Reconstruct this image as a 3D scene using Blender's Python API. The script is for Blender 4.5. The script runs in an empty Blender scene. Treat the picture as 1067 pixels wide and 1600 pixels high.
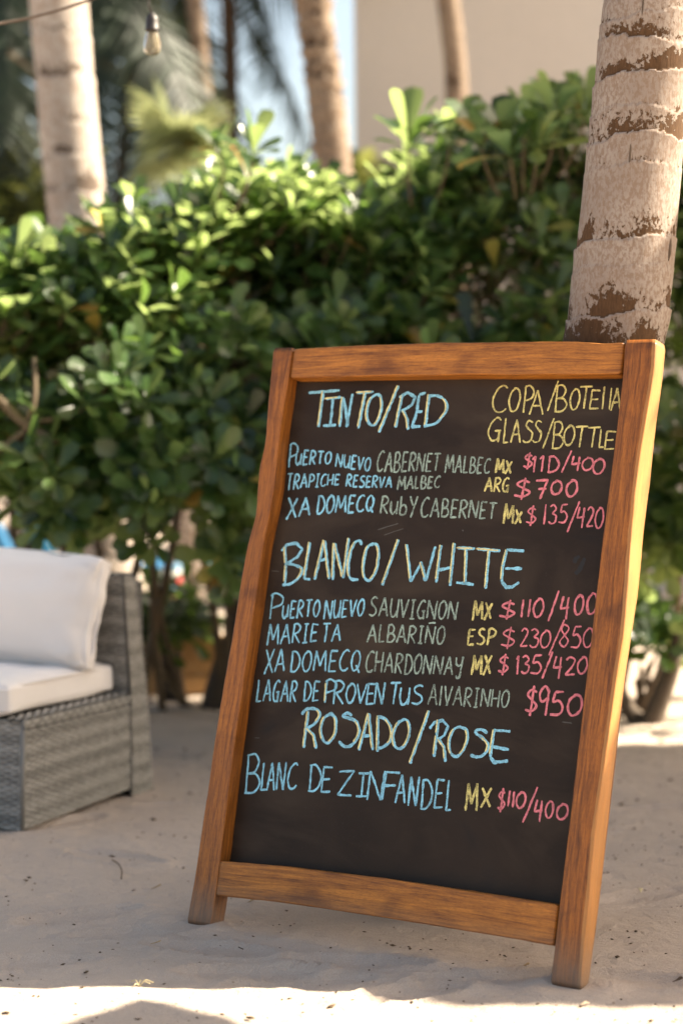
import bpy, bmesh, math, random
import numpy as np
from mathutils import Vector, Matrix, noise

random.seed(7)
rng = np.random.default_rng(7)
scene = bpy.context.scene
C = scene.collection
R = math.radians

# ------------------------------------------------------------------ camera
F_PX = 3111.0          # focal length in photograph pixels (36 mm = 1600 px)
PITCH = -2.17096
CAM_H = 1.10
FOCUS = 4.30
cam_data = bpy.data.cameras.new("camera")
cam = bpy.data.objects.new("camera", cam_data)
C.objects.link(cam)
cam_data.sensor_fit = 'VERTICAL'
cam_data.sensor_height = 36.0
cam_data.sensor_width = 24.0
cam_data.lens = F_PX / 1600 * 36.0
cam_data.clip_start = 0.1
cam_data.clip_end = 2000
cam.location = (0, 0, CAM_H)
cam.rotation_euler = (R(90 + PITCH), 0, 0)
cam_data.dof.use_dof = True
cam_data.dof.focus_distance = FOCUS
cam_data.dof.aperture_fstop = 1.8
cam_data.dof.aperture_blades = 0
scene.camera = cam

# ------------------------------------------------------------------ light
SUN_AZ, SUN_EL = 10.0, 43.0        # azimuth measured from +x towards +y
world = bpy.data.worlds.new("World")
scene.world = world
world.use_nodes = True
wn = world.node_tree
for n_ in list(wn.nodes): wn.nodes.remove(n_)
sky = wn.nodes.new('ShaderNodeTexSky')
sky.sky_type = 'NISHITA'
sky.sun_disc = False
sky.sun_elevation = R(SUN_EL)
sky.sun_rotation = R(90 - SUN_AZ)
sky.air_density = 1.0
sky.dust_density = 3.8
sky.ozone_density = 1.0
bg = wn.nodes.new('ShaderNodeBackground')
bg.inputs['Strength'].default_value = 0.075
wo = wn.nodes.new('ShaderNodeOutputWorld')
wn.links.new(sky.outputs[0], bg.inputs[0])
wn.links.new(bg.outputs[0], wo.inputs[0])

sun_data = bpy.data.lights.new("sun", 'SUN')
sun_data.energy = 5.0
sun_data.angle = R(0.5)
sun_data.color = (1.0, 0.93, 0.84)
sun = bpy.data.objects.new("sun", sun_data)
C.objects.link(sun)
S = Vector((math.cos(R(SUN_EL)) * math.cos(R(SUN_AZ)), math.cos(R(SUN_EL)) * math.sin(R(SUN_AZ)), math.sin(R(SUN_EL))))
sun.rotation_euler = S.to_track_quat('Z', 'Y').to_euler()
sun.location = S * 30

vs = scene.view_settings
vs.view_transform = 'Standard'
vs.look = 'None'
vs.gamma = 1.0
vs.use_curve_mapping = False
vs.exposure = 2.12
vs.use_white_balance = True
vs.white_balance_temperature = 7450
vs.white_balance_tint = 8
scene.render.engine = 'CYCLES'
scene.cycles.use_denoising = True
scene.cycles.max_bounces = 8
scene.cycles.transparent_max_bounces = 8
scene.cycles.caustics_reflective = False
scene.cycles.caustics_refractive = False
scene.cycles.sample_clamp_indirect = 8

# ------------------------------------------------------------------ pixel -> world
_p = R(PITCH)
CF = Vector((0, math.cos(_p), math.sin(_p)))
CU = Vector((0, -math.sin(_p), math.cos(_p)))
CO = Vector((0, 0, CAM_H))
def ray(px, py):
    return Vector((1, 0, 0)) * ((px - 533.5) / F_PX) + CU * ((800 - py) / F_PX) + CF
def at_y(px, py, y):
    r = ray(px, py); return CO + r * (y / r.y)
def ground(px, py):
    r = ray(px, py); return CO + r * (-CAM_H / r.z)
def on_plane(px, py, o, n):
    r = ray(px, py); return CO + r * ((o - CO).dot(n) / r.dot(n))

# ------------------------------------------------------------------ object helpers
def link(name, me, mat=None, parent=None):
    o = bpy.data.objects.new(name, me)
    C.objects.link(o)
    if mat is not None and me is not None and not me.materials:
        for m in (mat if isinstance(mat, (list, tuple)) else [mat]): me.materials.append(m)
    if parent is not None: o.parent = parent
    return o
def tag(o, label=None, cat=None, group=None, kind=None):
    if label: o['label'] = label
    if cat: o['category'] = cat
    if group: o['group'] = group
    if kind: o['kind'] = kind
    return o
def thing(name, label, cat, loc=(0, 0, 0), group=None):
    o = bpy.data.objects.new(name, None)
    o.empty_display_size = 0.05
    C.objects.link(o); o.location = loc
    return tag(o, label, cat, group)

class MB:
    """collects geometry as arrays"""
    def __init__(s): s.v = []; s.f = []; s.t = []; s.m = []
    def add(s, verts, faces, tint=0.5, mi=0):
        b = len(s.v)
        s.v += [tuple(v) for v in verts]
        s.f += [tuple(b + i for i in f) for f in faces]
        if hasattr(tint, '__len__'): s.t += list(tint)
        else: s.t += [tint] * len(verts)
        s.m += [mi] * len(faces)
    def mesh(s, name, smooth=True, origin=None):
        me = bpy.data.meshes.new(name)
        v = s.v
        if origin is not None:
            ox, oy, oz = origin
            v = [(a - ox, b - oy, c - oz) for a, b, c in v]
        me.from_pydata(v, [], s.f)
        a = me.attributes.new('tint', 'FLOAT', 'POINT')
        a.data.foreach_set('value', np.array(s.t, dtype=np.float32))
        if any(s.m): me.polygons.foreach_set('material_index', np.array(s.m, dtype=np.int32))
        if smooth: me.polygons.foreach_set('use_smooth', np.ones(len(me.polygons), dtype=bool))
        me.update()
        return me
    def build(s, name, mat, parent=None, smooth=True):
        if parent is not None:
            return link(name, s.mesh(name, smooth, world_loc(parent)), mat, parent)
        return link(name, s.mesh(name, smooth), mat)
    def tube(s, pts, rad, n=6, tint=0.5, cap=True, mi=0):
        pts = [Vector(p) for p in pts]
        N = len(pts)
        rads = rad if hasattr(rad, '__len__') else [rad] * N
        verts = []; up = Vector((0, 0, 1)); prev = None
        for i, p in enumerate(pts):
            t = (pts[min(i + 1, N - 1)] - pts[max(i - 1, 0)]).normalized()
            if prev is None:
                a = t.cross(up if abs(t.z) < .95 else Vector((1, 0, 0))).normalized()
            else:
                a = (prev - t * prev.dot(t)).normalized()
            prev = a; b = t.cross(a)
            for k in range(n):
                an = 2 * math.pi * k / n
                verts.append(p + (a * math.cos(an) + b * math.sin(an)) * rads[i])
        faces = []
        for i in range(N - 1):
            for k in range(n):
                k2 = (k + 1) % n
                faces.append((i * n + k, i * n + k2, (i + 1) * n + k2, (i + 1) * n + k))
        if cap:
            faces.append(tuple(range(n - 1, -1, -1))); faces.append(tuple((N - 1) * n + k for k in range(n)))
        s.add(verts, faces, tint, mi)
    def box(s, c, ax, ay, az, tint=0.5, mi=0):
        """centre and three half vectors"""
        c = Vector(c); vs_ = []
        for sx, sy, sz in ((-1,-1,-1),(1,-1,-1),(1,1,-1),(-1,1,-1),(-1,-1,1),(1,-1,1),(1,1,1),(-1,1,1)):
            vs_.append(c + ax * sx + ay * sy + az * sz)
        s.add(vs_, [(0,3,2,1),(4,5,6,7),(0,1,5,4),(1,2,6,5),(2,3,7,6),(3,0,4,7)], tint, mi)
def world_loc(o):
    l = Vector(o.location)
    while o.parent: o = o.parent; l += Vector(o.location)
    return l
def bevel(o, w, seg=2):
    m = o.modifiers.new('bevel', 'BEVEL'); m.width = w; m.segments = seg; m.limit_method = 'ANGLE'; m.angle_limit = R(40)
    return o

# ------------------------------------------------------------------ material helpers
def mat_new(name):
    m = bpy.data.materials.new(name); m.use_nodes = True
    nt = m.node_tree; b = nt.nodes['Principled BSDF']
    return m, nt, b
def N_(nt, t, **kw):
    n = nt.nodes.new(t)
    for k, v in kw.items(): setattr(n, k, v)
    return n
def noise_(nt, vec, scale, detail=4, rough=.55, dist=0):
    n = N_(nt, 'ShaderNodeTexNoise')
    n.inputs['Scale'].default_value = scale; n.inputs['Detail'].default_value = detail
    n.inputs['Roughness'].default_value = rough; n.inputs['Distortion'].default_value = dist
    if vec is not None: nt.links.new(vec, n.inputs['Vector'])
    return n.outputs['Fac']
def ramp(nt, fac, stops, interp='LINEAR'):
    r = N_(nt, 'ShaderNodeValToRGB'); r.color_ramp.interpolation = interp
    e = r.color_ramp.elements
    while len(e) < len(stops): e.new(.5)
    for i, (p, c) in enumerate(stops):
        e[i].position = p; e[i].color = (*c, 1) if len(c) == 3 else c
    nt.links.new(fac, r.inputs['Fac']); return r.outputs['Color']
def mix(nt, fac, a, b, mode='MIX'):
    m = N_(nt, 'ShaderNodeMix', data_type='RGBA', blend_type=mode)
    for s_, v in ((m.inputs['Factor'], fac), (m.inputs[6], a), (m.inputs[7], b)):
        if hasattr(v, 'is_output') or hasattr(v, 'links'): nt.links.new(v, s_)
        elif isinstance(v, (int, float)): s_.default_value = v
        else: s_.default_value = (*v, 1)
    return m.outputs[2]
def math_(nt, op, a, b=0.0, clamp=False):
    m = N_(nt, 'ShaderNodeMath', operation=op, use_clamp=clamp)
    for s_, v in ((m.inputs[0], a), (m.inputs[1], b)):
        if isinstance(v, (int, float)): s_.default_value = v
        else: nt.links.new(v, s_)
    return m.outputs[0]
def bump(nt, b, h, strength=.5, dist=.01):
    n = N_(nt, 'ShaderNodeBump'); n.inputs['Strength'].default_value = strength; n.inputs['Distance'].default_value = dist
    nt.links.new(h, n.inputs['Height']); nt.links.new(n.outputs[0], b.inputs['Normal'])
def coords(nt, kind='Object', scale=None):
    tc = N_(nt, 'ShaderNodeTexCoord')
    out = tc.outputs[kind]
    if scale:
        mp = N_(nt, 'ShaderNodeMapping'); mp.inputs['Scale'].default_value = scale
        nt.links.new(out, mp.inputs[0]); out = mp.outputs[0]
    return out
def attr(nt, name):
    a = N_(nt, 'ShaderNodeAttribute', attribute_name=name); return a.outputs['Fac']

def m_simple(name, col, rough=.6, metal=0, nscale=40, var=.15, bs=.1):
    m, nt, b = mat_new(name)
    v = coords(nt)
    n = noise_(nt, v, nscale)
    c = mix(nt, n, tuple(x * (1 - var) for x in col), tuple(min(1, x * (1 + var)) for x in col))
    nt.links.new(c, b.inputs['Base Color'])
    b.inputs['Roughness'].default_value = rough; b.inputs['Metallic'].default_value = metal
    if bs: bump(nt, b, n, bs, .004)
    return m

# --- sand
def m_sand():
    m, nt, b = mat_new('sand')
    v = coords(nt)
    big = noise_(nt, v, 1.3, 5, .6)
    mid = noise_(nt, v, 14, 6, .65)
    fine = noise_(nt, v, 420, 3, .7)
    c = ramp(nt, big, [(.3, (.40, .322, .262)), (.7, (.50, .405, .333))])
    c = mix(nt, math_(nt, 'MULTIPLY', mid, .45), c, (.33, .265, .215))
    sp = N_(nt, 'ShaderNodeTexVoronoi'); sp.inputs['Scale'].default_value = 95; nt.links.new(v, sp.inputs['Vector'])
    dark = ramp(nt, sp.outputs['Distance'], [(.06, (1, 1, 1)), (.11, (0, 0, 0))])
    patch = ramp(nt, noise_(nt, v, 9, 3), [(.5, (0, 0, 0)), (.66, (1, 1, 1))])
    k = math_(nt, 'MULTIPLY', dark, patch)
    c = mix(nt, math_(nt, 'MULTIPLY', k, .75), c, (.14, .09, .055))
    c = mix(nt, ramp(nt, fine, [(.35, (0, 0, 0)), (.7, (.5, .5, .5))]), c, (.62, .53, .45))
    nt.links.new(c, b.inputs['Base Color'])
    b.inputs['Roughness'].default_value = .95
    b.inputs['Specular IOR Level'].default_value = .15
    h = math_(nt, 'ADD', math_(nt, 'MULTIPLY', noise_(nt, v, 60, 6, .7), .8), math_(nt, 'MULTIPLY', fine, .35))
    h = math_(nt, 'ADD', h, math_(nt, 'MULTIPLY', noise_(nt, v, 22, 5, .6, .5), 1.6))
    bump(nt, b, h, .9, .007)
    return m
M_sand = m_sand()

# --- wood: grain runs along the 'along' coordinate stored in UV-less generated object space (z after mapping)
def m_wood(name, light, dark, grain=(1, 1, 1), rough=.36, seed=0.0, dirt=True, sun_tint=None):
    m, nt, b = mat_new(name)
    tc = N_(nt, 'ShaderNodeTexCoord')
    uv = tc.outputs['UV']
    mp = N_(nt, 'ShaderNodeMapping'); mp.inputs['Scale'].default_value = grain; mp.inputs['Location'].default_value = (seed, seed * 1.7, 0)
    nt.links.new(uv, mp.inputs[0]); v = mp.outputs[0]
    n1 = noise_(nt, v, 3.2, 6, .6, .9)
    n2 = noise_(nt, v, 15, 5, .65, .3)
    n3 = noise_(nt, v, 60, 3, .6)
    broad = noise_(nt, uv, 5.5, 4, .55, 1.2)
    k = math_(nt, 'ADD', math_(nt, 'MULTIPLY', n1, .55), math_(nt, 'MULTIPLY', n2, .45))
    c = ramp(nt, k, [(.36, tuple(x * .75 for x in dark)), (.49, tuple((a + b_) / 2 for a, b_ in zip(dark, light))), (.60, light)])
    c = mix(nt, ramp(nt, n3, [(.52, (0, 0, 0)), (.66, (.62, .62, .62))]), c, tuple(x * .35 for x in dark))
    c = mix(nt, ramp(nt, broad, [(.52, (0, 0, 0)), (.74, (.7, .7, .7))]), c, tuple(x * .62 for x in dark))
    if sun_tint:    # outer face coloured paler, imitating direct sun on it (section coordinate between sap[0] and sap[1] metres)
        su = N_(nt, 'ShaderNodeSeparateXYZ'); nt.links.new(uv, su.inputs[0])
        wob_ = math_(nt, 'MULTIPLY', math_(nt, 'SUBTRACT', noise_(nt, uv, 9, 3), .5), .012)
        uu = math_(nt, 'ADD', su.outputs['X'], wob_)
        f1 = math_(nt, 'MULTIPLY', math_(nt, 'GREATER_THAN', uu, sun_tint[0]), math_(nt, 'LESS_THAN', uu, sun_tint[1]))
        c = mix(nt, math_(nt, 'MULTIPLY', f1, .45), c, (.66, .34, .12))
    pt = N_(nt, 'ShaderNodeNewGeometry')
    edge = ramp(nt, pt.outputs['Pointiness'], [(.50, (0, 0, 0)), (.60, (.55, .55, .55))])
    c = mix(nt, edge, c, tuple(x * .55 for x in dark))
    if dirt:   # greyed, sandy feet near the ground
        geo = N_(nt, 'ShaderNodeNewGeometry'); sx = N_(nt, 'ShaderNodeSeparateXYZ')
        nt.links.new(geo.outputs['Position'], sx.inputs[0])
        dz = math_(nt, 'SUBTRACT', 1.0, math_(nt, 'DIVIDE', sx.outputs['Z'], .11), True)
        dn = math_(nt, 'MULTIPLY', dz, math_(nt, 'ADD', .25, noise_(nt, uv, 22, 4)), True)
        c = mix(nt, math_(nt, 'MULTIPLY', dn, .8), c, (.20, .16, .125))
    nt.links.new(c, b.inputs['Base Color'])
    b.inputs['Roughness'].default_value = rough
    rr = ramp(nt, n2, [(.3, (rough * .8,) * 3), (.8, (min(1, rough * 1.9),) * 3)])
    nt.links.new(rr, b.inputs['Roughness'])
    b.inputs['Specular IOR Level'].default_value = .38
    bump(nt, b, math_(nt, 'ADD', n2, math_(nt, 'MULTIPLY', n3, .6)), .35, .0015)
    return m
M_wood_v = m_wood('varnished_wood_stile', (.49, .165, .027), (.15, .042, .008), (30, 1.5, 1), seed=3.1)
M_wood_r = m_wood('varnished_wood_sunlit_edge', (.47, .155, .026), (.13, .037, .007), (30, 1.5, 1), seed=6.3, sun_tint=(.060, .125))
M_wood_h = m_wood('varnished_wood_rail', (.58, .215, .036), (.20, .058, .010), (1.5, 28, 1), seed=8.3)
M_wood_back = m_wood('rear_leg_wood', (.30, .13, .05), (.13, .05, .02), (24, 1.6, 1), rough=.6, seed=5.5)

def m_board():
    m, nt, b = mat_new('blackboard_paint')
    v = coords(nt, 'UV')
    big = noise_(nt, v, 2.6, 4, .6, .8)
    mp = N_(nt, 'ShaderNodeMapping'); mp.inputs['Scale'].default_value = (1.3, 2.6, 1); mp.inputs['Rotation'].default_value = (0, 0, .5)
    nt.links.new(v, mp.inputs[0])
    sm = noise_(nt, mp.outputs[0], 2.0, 5, .55, 1.2)
    fine = noise_(nt, v, 160, 3, .7)
    c = ramp(nt, big, [(.3, (.020, .0122, .0080)), (.7, (.034, .0215, .0145))])
    c = mix(nt, ramp(nt, sm, [(.46, (0, 0, 0)), (.72, (.75, .75, .75))]), c, (.062, .044, .031))
    c = mix(nt, ramp(nt, sm, [(.30, (.7, .7, .7)), (.40, (0, 0, 0))]), c, (.012, .010, .010))
    c = mix(nt, ramp(nt, fine, [(.62, (0, 0, 0)), (.8, (.3, .3, .3))]), c, (.10, .09, .08))
    nt.links.new(c, b.inputs['Base Color'])
    rr = ramp(nt, sm, [(.3, (.42,) * 3), (.7, (.62,) * 3)])
    nt.links.new(rr, b.inputs['Roughness'])
    b.inputs['Specular IOR Level'].default_value = .16
    bump(nt, b, math_(nt, 'ADD', fine, sm), .12, .002)
    return m
M_board = m_board()
M_board_edge = m_simple('black_board_edge', (.010, .011, .013), .5, var=.3, bs=.05)

def m_chalk(name, col, wear=.5):
    m, nt, b = mat_new(name)
    v = coords(nt)
    n = noise_(nt, v, 330, 3, .75)
    n2 = noise_(nt, v, 40, 3, .6)
    k = math_(nt, 'ADD', math_(nt, 'MULTIPLY', n, .75), math_(nt, 'MULTIPLY', n2, .35))
    f = ramp(nt, k, [(.40, (min(1, wear * 1.9),) * 3), (.62, (0, 0, 0))])
    c = mix(nt, f, col, (.06, .05, .045))
    nt.links.new(c, b.inputs['Base Color']); b.inputs['Roughness'].default_value = .95
    b.inputs['Specular IOR Level'].default_value = .1
    return m
M_ch = {
 'blue': m_chalk('chalk_blue', (.30, .70, .88), .35),
 'green': m_chalk('chalk_grey_green', (.38, .50, .42), .5),
 'yellow': m_chalk('chalk_yellow', (.84, .72, .27), .45),
 'cream': m_chalk('chalk_cream', (.93, .80, .36), .3),
 'pink': m_chalk('chalk_pink', (.86, .25, .29), .35),
 'smudge': m_simple('erased_smudge', (.010, .009, .009), .7, var=.3, bs=0),
 'dust': m_simple('chalk_dust', (.085, .078, .068), .8, var=.3, bs=0),
}

def m_leaf(name, base, trans, rough=.33, tw=.35):
    m, nt, b = mat_new(name)
    t = attr(nt, 'tint')
    oi = N_(nt, 'ShaderNodeObjectInfo')
    k = math_(nt, 'FRACT', math_(nt, 'ADD', t, oi.outputs['Random']))
    v = coords(nt)
    n = noise_(nt, v, 30, 3)
    c = ramp(nt, k, [(0, tuple(x * .6 for x in base)), (.5, base), (.975, tuple(min(1, x * 1.7) for x in base)), (.988, (base[1] * 3.6, base[1] * 2.5, base[2] * 1.2)), (1.0, (base[1] * 3.8, base[1] * 2.0, base[2] * 1.2))])
    c = mix(nt, math_(nt, 'MULTIPLY', n, .5), c, tuple(x * .7 for x in base))
    nt.links.new(c, b.inputs['Base Color'])
    b.inputs['Roughness'].default_value = rough
    b.inputs['Specular IOR Level'].default_value = .55
    tr = N_(nt, 'ShaderNodeBsdfTranslucent')
    ct = ramp(nt, k, [(0, tuple(x * .7 for x in trans)), (.975, trans), (.988, (trans[1] * 1.3, trans[1] * .95, trans[2])), (1, (trans[1] * 1.3, trans[1] * .8, trans[2]))])
    nt.links.new(ct, tr.inputs['Color'])
    ms = N_(nt, 'ShaderNodeMixShader'); ms.inputs[0].default_value = tw
    nt.links.new(b.outputs[0], ms.inputs[1]); nt.links.new(tr.outputs[0], ms.inputs[2])
    nt.links.new(ms.outputs[0], nt.nodes['Material Output'].inputs['Surface'])
    return m
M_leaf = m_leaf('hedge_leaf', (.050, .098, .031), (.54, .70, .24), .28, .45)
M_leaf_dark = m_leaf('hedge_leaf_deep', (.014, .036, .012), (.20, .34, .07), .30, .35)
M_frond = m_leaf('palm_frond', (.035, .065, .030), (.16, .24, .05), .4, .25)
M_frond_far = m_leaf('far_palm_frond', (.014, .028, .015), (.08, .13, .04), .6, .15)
M_fan = m_leaf('fan_palm_leaf', (.14, .17, .07), (.46, .50, .24), .5, .4)
M_far = m_leaf('far_leaf', (.12, .15, .05), (.42, .44, .12), .5, .35)
M_twig = m_simple('shrub_bark', (.12, .085, .05), .85, nscale=60, var=.35, bs=.4)
M_twig_dark = m_simple('shrub_bark_dark', (.09, .065, .045), .9, nscale=60, var=.35, bs=.4)

def m_trunk(name, pale, brown, speck=.5, sc=1.0):
    m, nt, b = mat_new(name)
    v = coords(nt)
    t = attr(nt, 'tint')             # 0 = pale bark, 1 = exposed brown fibre, edge broken by noise
    mpv = N_(nt, 'ShaderNodeMapping'); mpv.inputs['Scale'].default_value = (1, 1, .22); nt.links.new(v, mpv.inputs[0])
    fib = noise_(nt, mpv.outputs[0], 170 * sc, 5, .7)
    mpc = N_(nt, 'ShaderNodeMapping'); mpc.inputs['Scale'].default_value = (1, 1, .6); nt.links.new(v, mpc.inputs[0])
    cr = noise_(nt, mpc.outputs[0], 130 * sc, 5, .65, .3)
    blot = noise_(nt, v, 50 * sc, 6, .68, .6)
    big = noise_(nt, v, 7 * sc, 3, .6)
    c = mix(nt, ramp(nt, big, [(.35, (0, 0, 0)), (.65, (1, 1, 1))]), pale, tuple(x * y for x, y in zip(pale, (.80, .77, .76))))
    c = mix(nt, ramp(nt, cr, [(.44, (0, 0, 0)), (.58, (speck * 1.7,) * 3)]), c, tuple(x * y for x, y in zip(pale, (.66, .55, .48))))
    c = mix(nt, ramp(nt, fib, [(.60, (0, 0, 0)), (.72, (.8, .8, .8))]), c, tuple(x * y for x, y in zip(pale, (.52, .40, .32))))
    k = math_(nt, 'ADD', t, math_(nt, 'MULTIPLY', math_(nt, 'SUBTRACT', math_(nt, 'ADD', math_(nt, 'MULTIPLY', blot, .55), math_(nt, 'MULTIPLY', cr, .45)), .5), 3.0))
    mask = ramp(nt, k, [(.46, (0, 0, 0)), (.54, (1, 1, 1))])
    bc = mix(nt, fib, tuple(x * .3 for x in brown), tuple(min(1, x * 1.7) for x in brown))
    c = mix(nt, mask, c, bc)
    nt.links.new(c, b.inputs['Base Color'])
    b.inputs['Roughness'].default_value = .88; b.inputs['Specular IOR Level'].default_value = .2
    h = math_(nt, 'SUBTRACT', math_(nt, 'MULTIPLY', fib, .5), math_(nt, 'MULTIPLY', mask, .6))
    bump(nt, b, h, .7, .004)
    return m
M_trunk = m_trunk('palm_bark_pale', (.33, .282, .243), (.085, .046, .023))
M_trunk2 = m_trunk('palm_bark_grey', (.44, .40, .36), (.12, .09, .07), sc=.5)
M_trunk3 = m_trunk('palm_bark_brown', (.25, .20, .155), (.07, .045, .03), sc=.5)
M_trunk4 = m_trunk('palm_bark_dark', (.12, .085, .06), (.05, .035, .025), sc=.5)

def m_wicker():
    m, nt, b = mat_new('grey_wicker')
    t = attr(nt, 'tint')
    v = coords(nt)
    n = noise_(nt, v, 220, 3, .6)
    c = ramp(nt, t, [(0, (.12, .115, .105)), (.5, (.29, .278, .255)), (1, (.43, .41, .375))])
    c = mix(nt, math_(nt, 'MULTIPLY', n, .5), c, (.15, .145, .13))
    nt.links.new(c, b.inputs['Base Color']); b.inputs['Roughness'].default_value = .55
    return m
M_wicker = m_wicker()
M_wicker_frame = m_simple('dark_sofa_frame', (.05, .05, .048), .6)
def m_cloth(name, col):
    m, nt, b = mat_new(name)
    v = coords(nt)
    n = noise_(nt, v, 6, 3, .5); w = noise_(nt, v, 600, 2, .5)
    c = mix(nt, n, tuple(x * .93 for x in col), col)
    nt.links.new(c, b.inputs['Base Color']); b.inputs['Roughness'].default_value = .9
    b.inputs['Specular IOR Level'].default_value = .15
    b.inputs['Sheen Weight'].default_value = .15
    bump(nt, b, math_(nt, 'ADD', math_(nt, 'MULTIPLY', n, 2.0), math_(nt, 'MULTIPLY', w, .15)), .3, .01)
    return m
M_cloth = m_cloth('white_cushion_cloth', (.76, .72, .69))

def m_plaster():
    m, nt, b = mat_new('beige_plaster')
    v = coords(nt)
    a = noise_(nt, v, .7, 5, .6, .5); f = noise_(nt, v, 18, 6, .7)
    c = mix(nt, a, (.42, .392, .365), (.48, .45, .42))
    c = mix(nt, ramp(nt, f, [(.45, (0, 0, 0)), (.8, (.4, .4, .4))]), c, (.37, .345, .32))
    nt.links.new(c, b.inputs['Base Color']); b.inputs['Roughness'].default_value = .95
    bump(nt, b, f, .4, .02)
    return m
M_plaster = m_plaster()
M_thatch = m_simple('dry_thatch', (.34, .26, .15), .95, nscale=30, var=.4, bs=.5)
M_post = m_simple('raw_post_wood', (.26, .17, .09), .85, nscale=20, var=.3, bs=.3)
M_black = m_simple('black_rubber', (.022, .017, .015), .5, var=.2)
M_cable = m_simple('brown_cable', (.10, .07, .05), .7, var=.2)
M_blue = m_simple('blue_canvas', (.020, .155, .32), .8, var=.2)
M_teal = m_simple('teal_canvas', (.10, .36, .42), .8, var=.2)
M_canvas = m_simple('cream_canvas', (.70, .64, .52), .9, var=.08)
M_white = m_simple('white_paint', (.75, .74, .72), .5, var=.05)
M_timber = m_simple('weathered_timber', (.42, .25, .11), .85, nscale=14, var=.4, bs=.4)
M_debris = m_simple('leaf_litter', (.09, .055, .03), .9, nscale=200, var=.5, bs=0)
M_dryleaf = m_simple('dry_leaf', (.40, .27, .13), .8, nscale=60, var=.4, bs=.2)
M_palegrass = m_simple('dry_grass', (.62, .52, .30), .85, nscale=60, var=.2, bs=0)
M_shell = m_simple('shell_chip', (.66, .50, .34), .6, nscale=80, var=.2, bs=.1)
M_metal = m_simple('brass', (.45, .30, .12), .35, metal=1, var=.1, bs=0)

def m_glass():
    m, nt, b = mat_new('bulb_glass')
    b.inputs['Base Color'].default_value = (1, .97, .92, 1)
    b.inputs['Roughness'].default_value = .02
    b.inputs['IOR'].default_value = 1.12
    b.inputs['Transmission Weight'].default_value = 1
    df = N_(nt, 'ShaderNodeBsdfDiffuse'); df.inputs['Color'].default_value = (.85, .72, .52, 1)
    tl = N_(nt, 'ShaderNodeBsdfTranslucent'); tl.inputs['Color'].default_value = (.85, .74, .56, 1)
    a1 = N_(nt, 'ShaderNodeMixShader'); a1.inputs[0].default_value = .5
    nt.links.new(df.outputs[0], a1.inputs[1]); nt.links.new(tl.outputs[0], a1.inputs[2])
    a2 = N_(nt, 'ShaderNodeMixShader'); a2.inputs[0].default_value = .22
    nt.links.new(b.outputs[0], a2.inputs[1]); nt.links.new(a1.outputs[0], a2.inputs[2])
    nt.links.new(a2.outputs[0], nt.nodes['Material Output'].inputs['Surface'])
    return m
M_glass = m_glass()
M_filament = m_simple('bulb_filament', (.75, .42, .20), .4, var=.1, bs=0)

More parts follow.
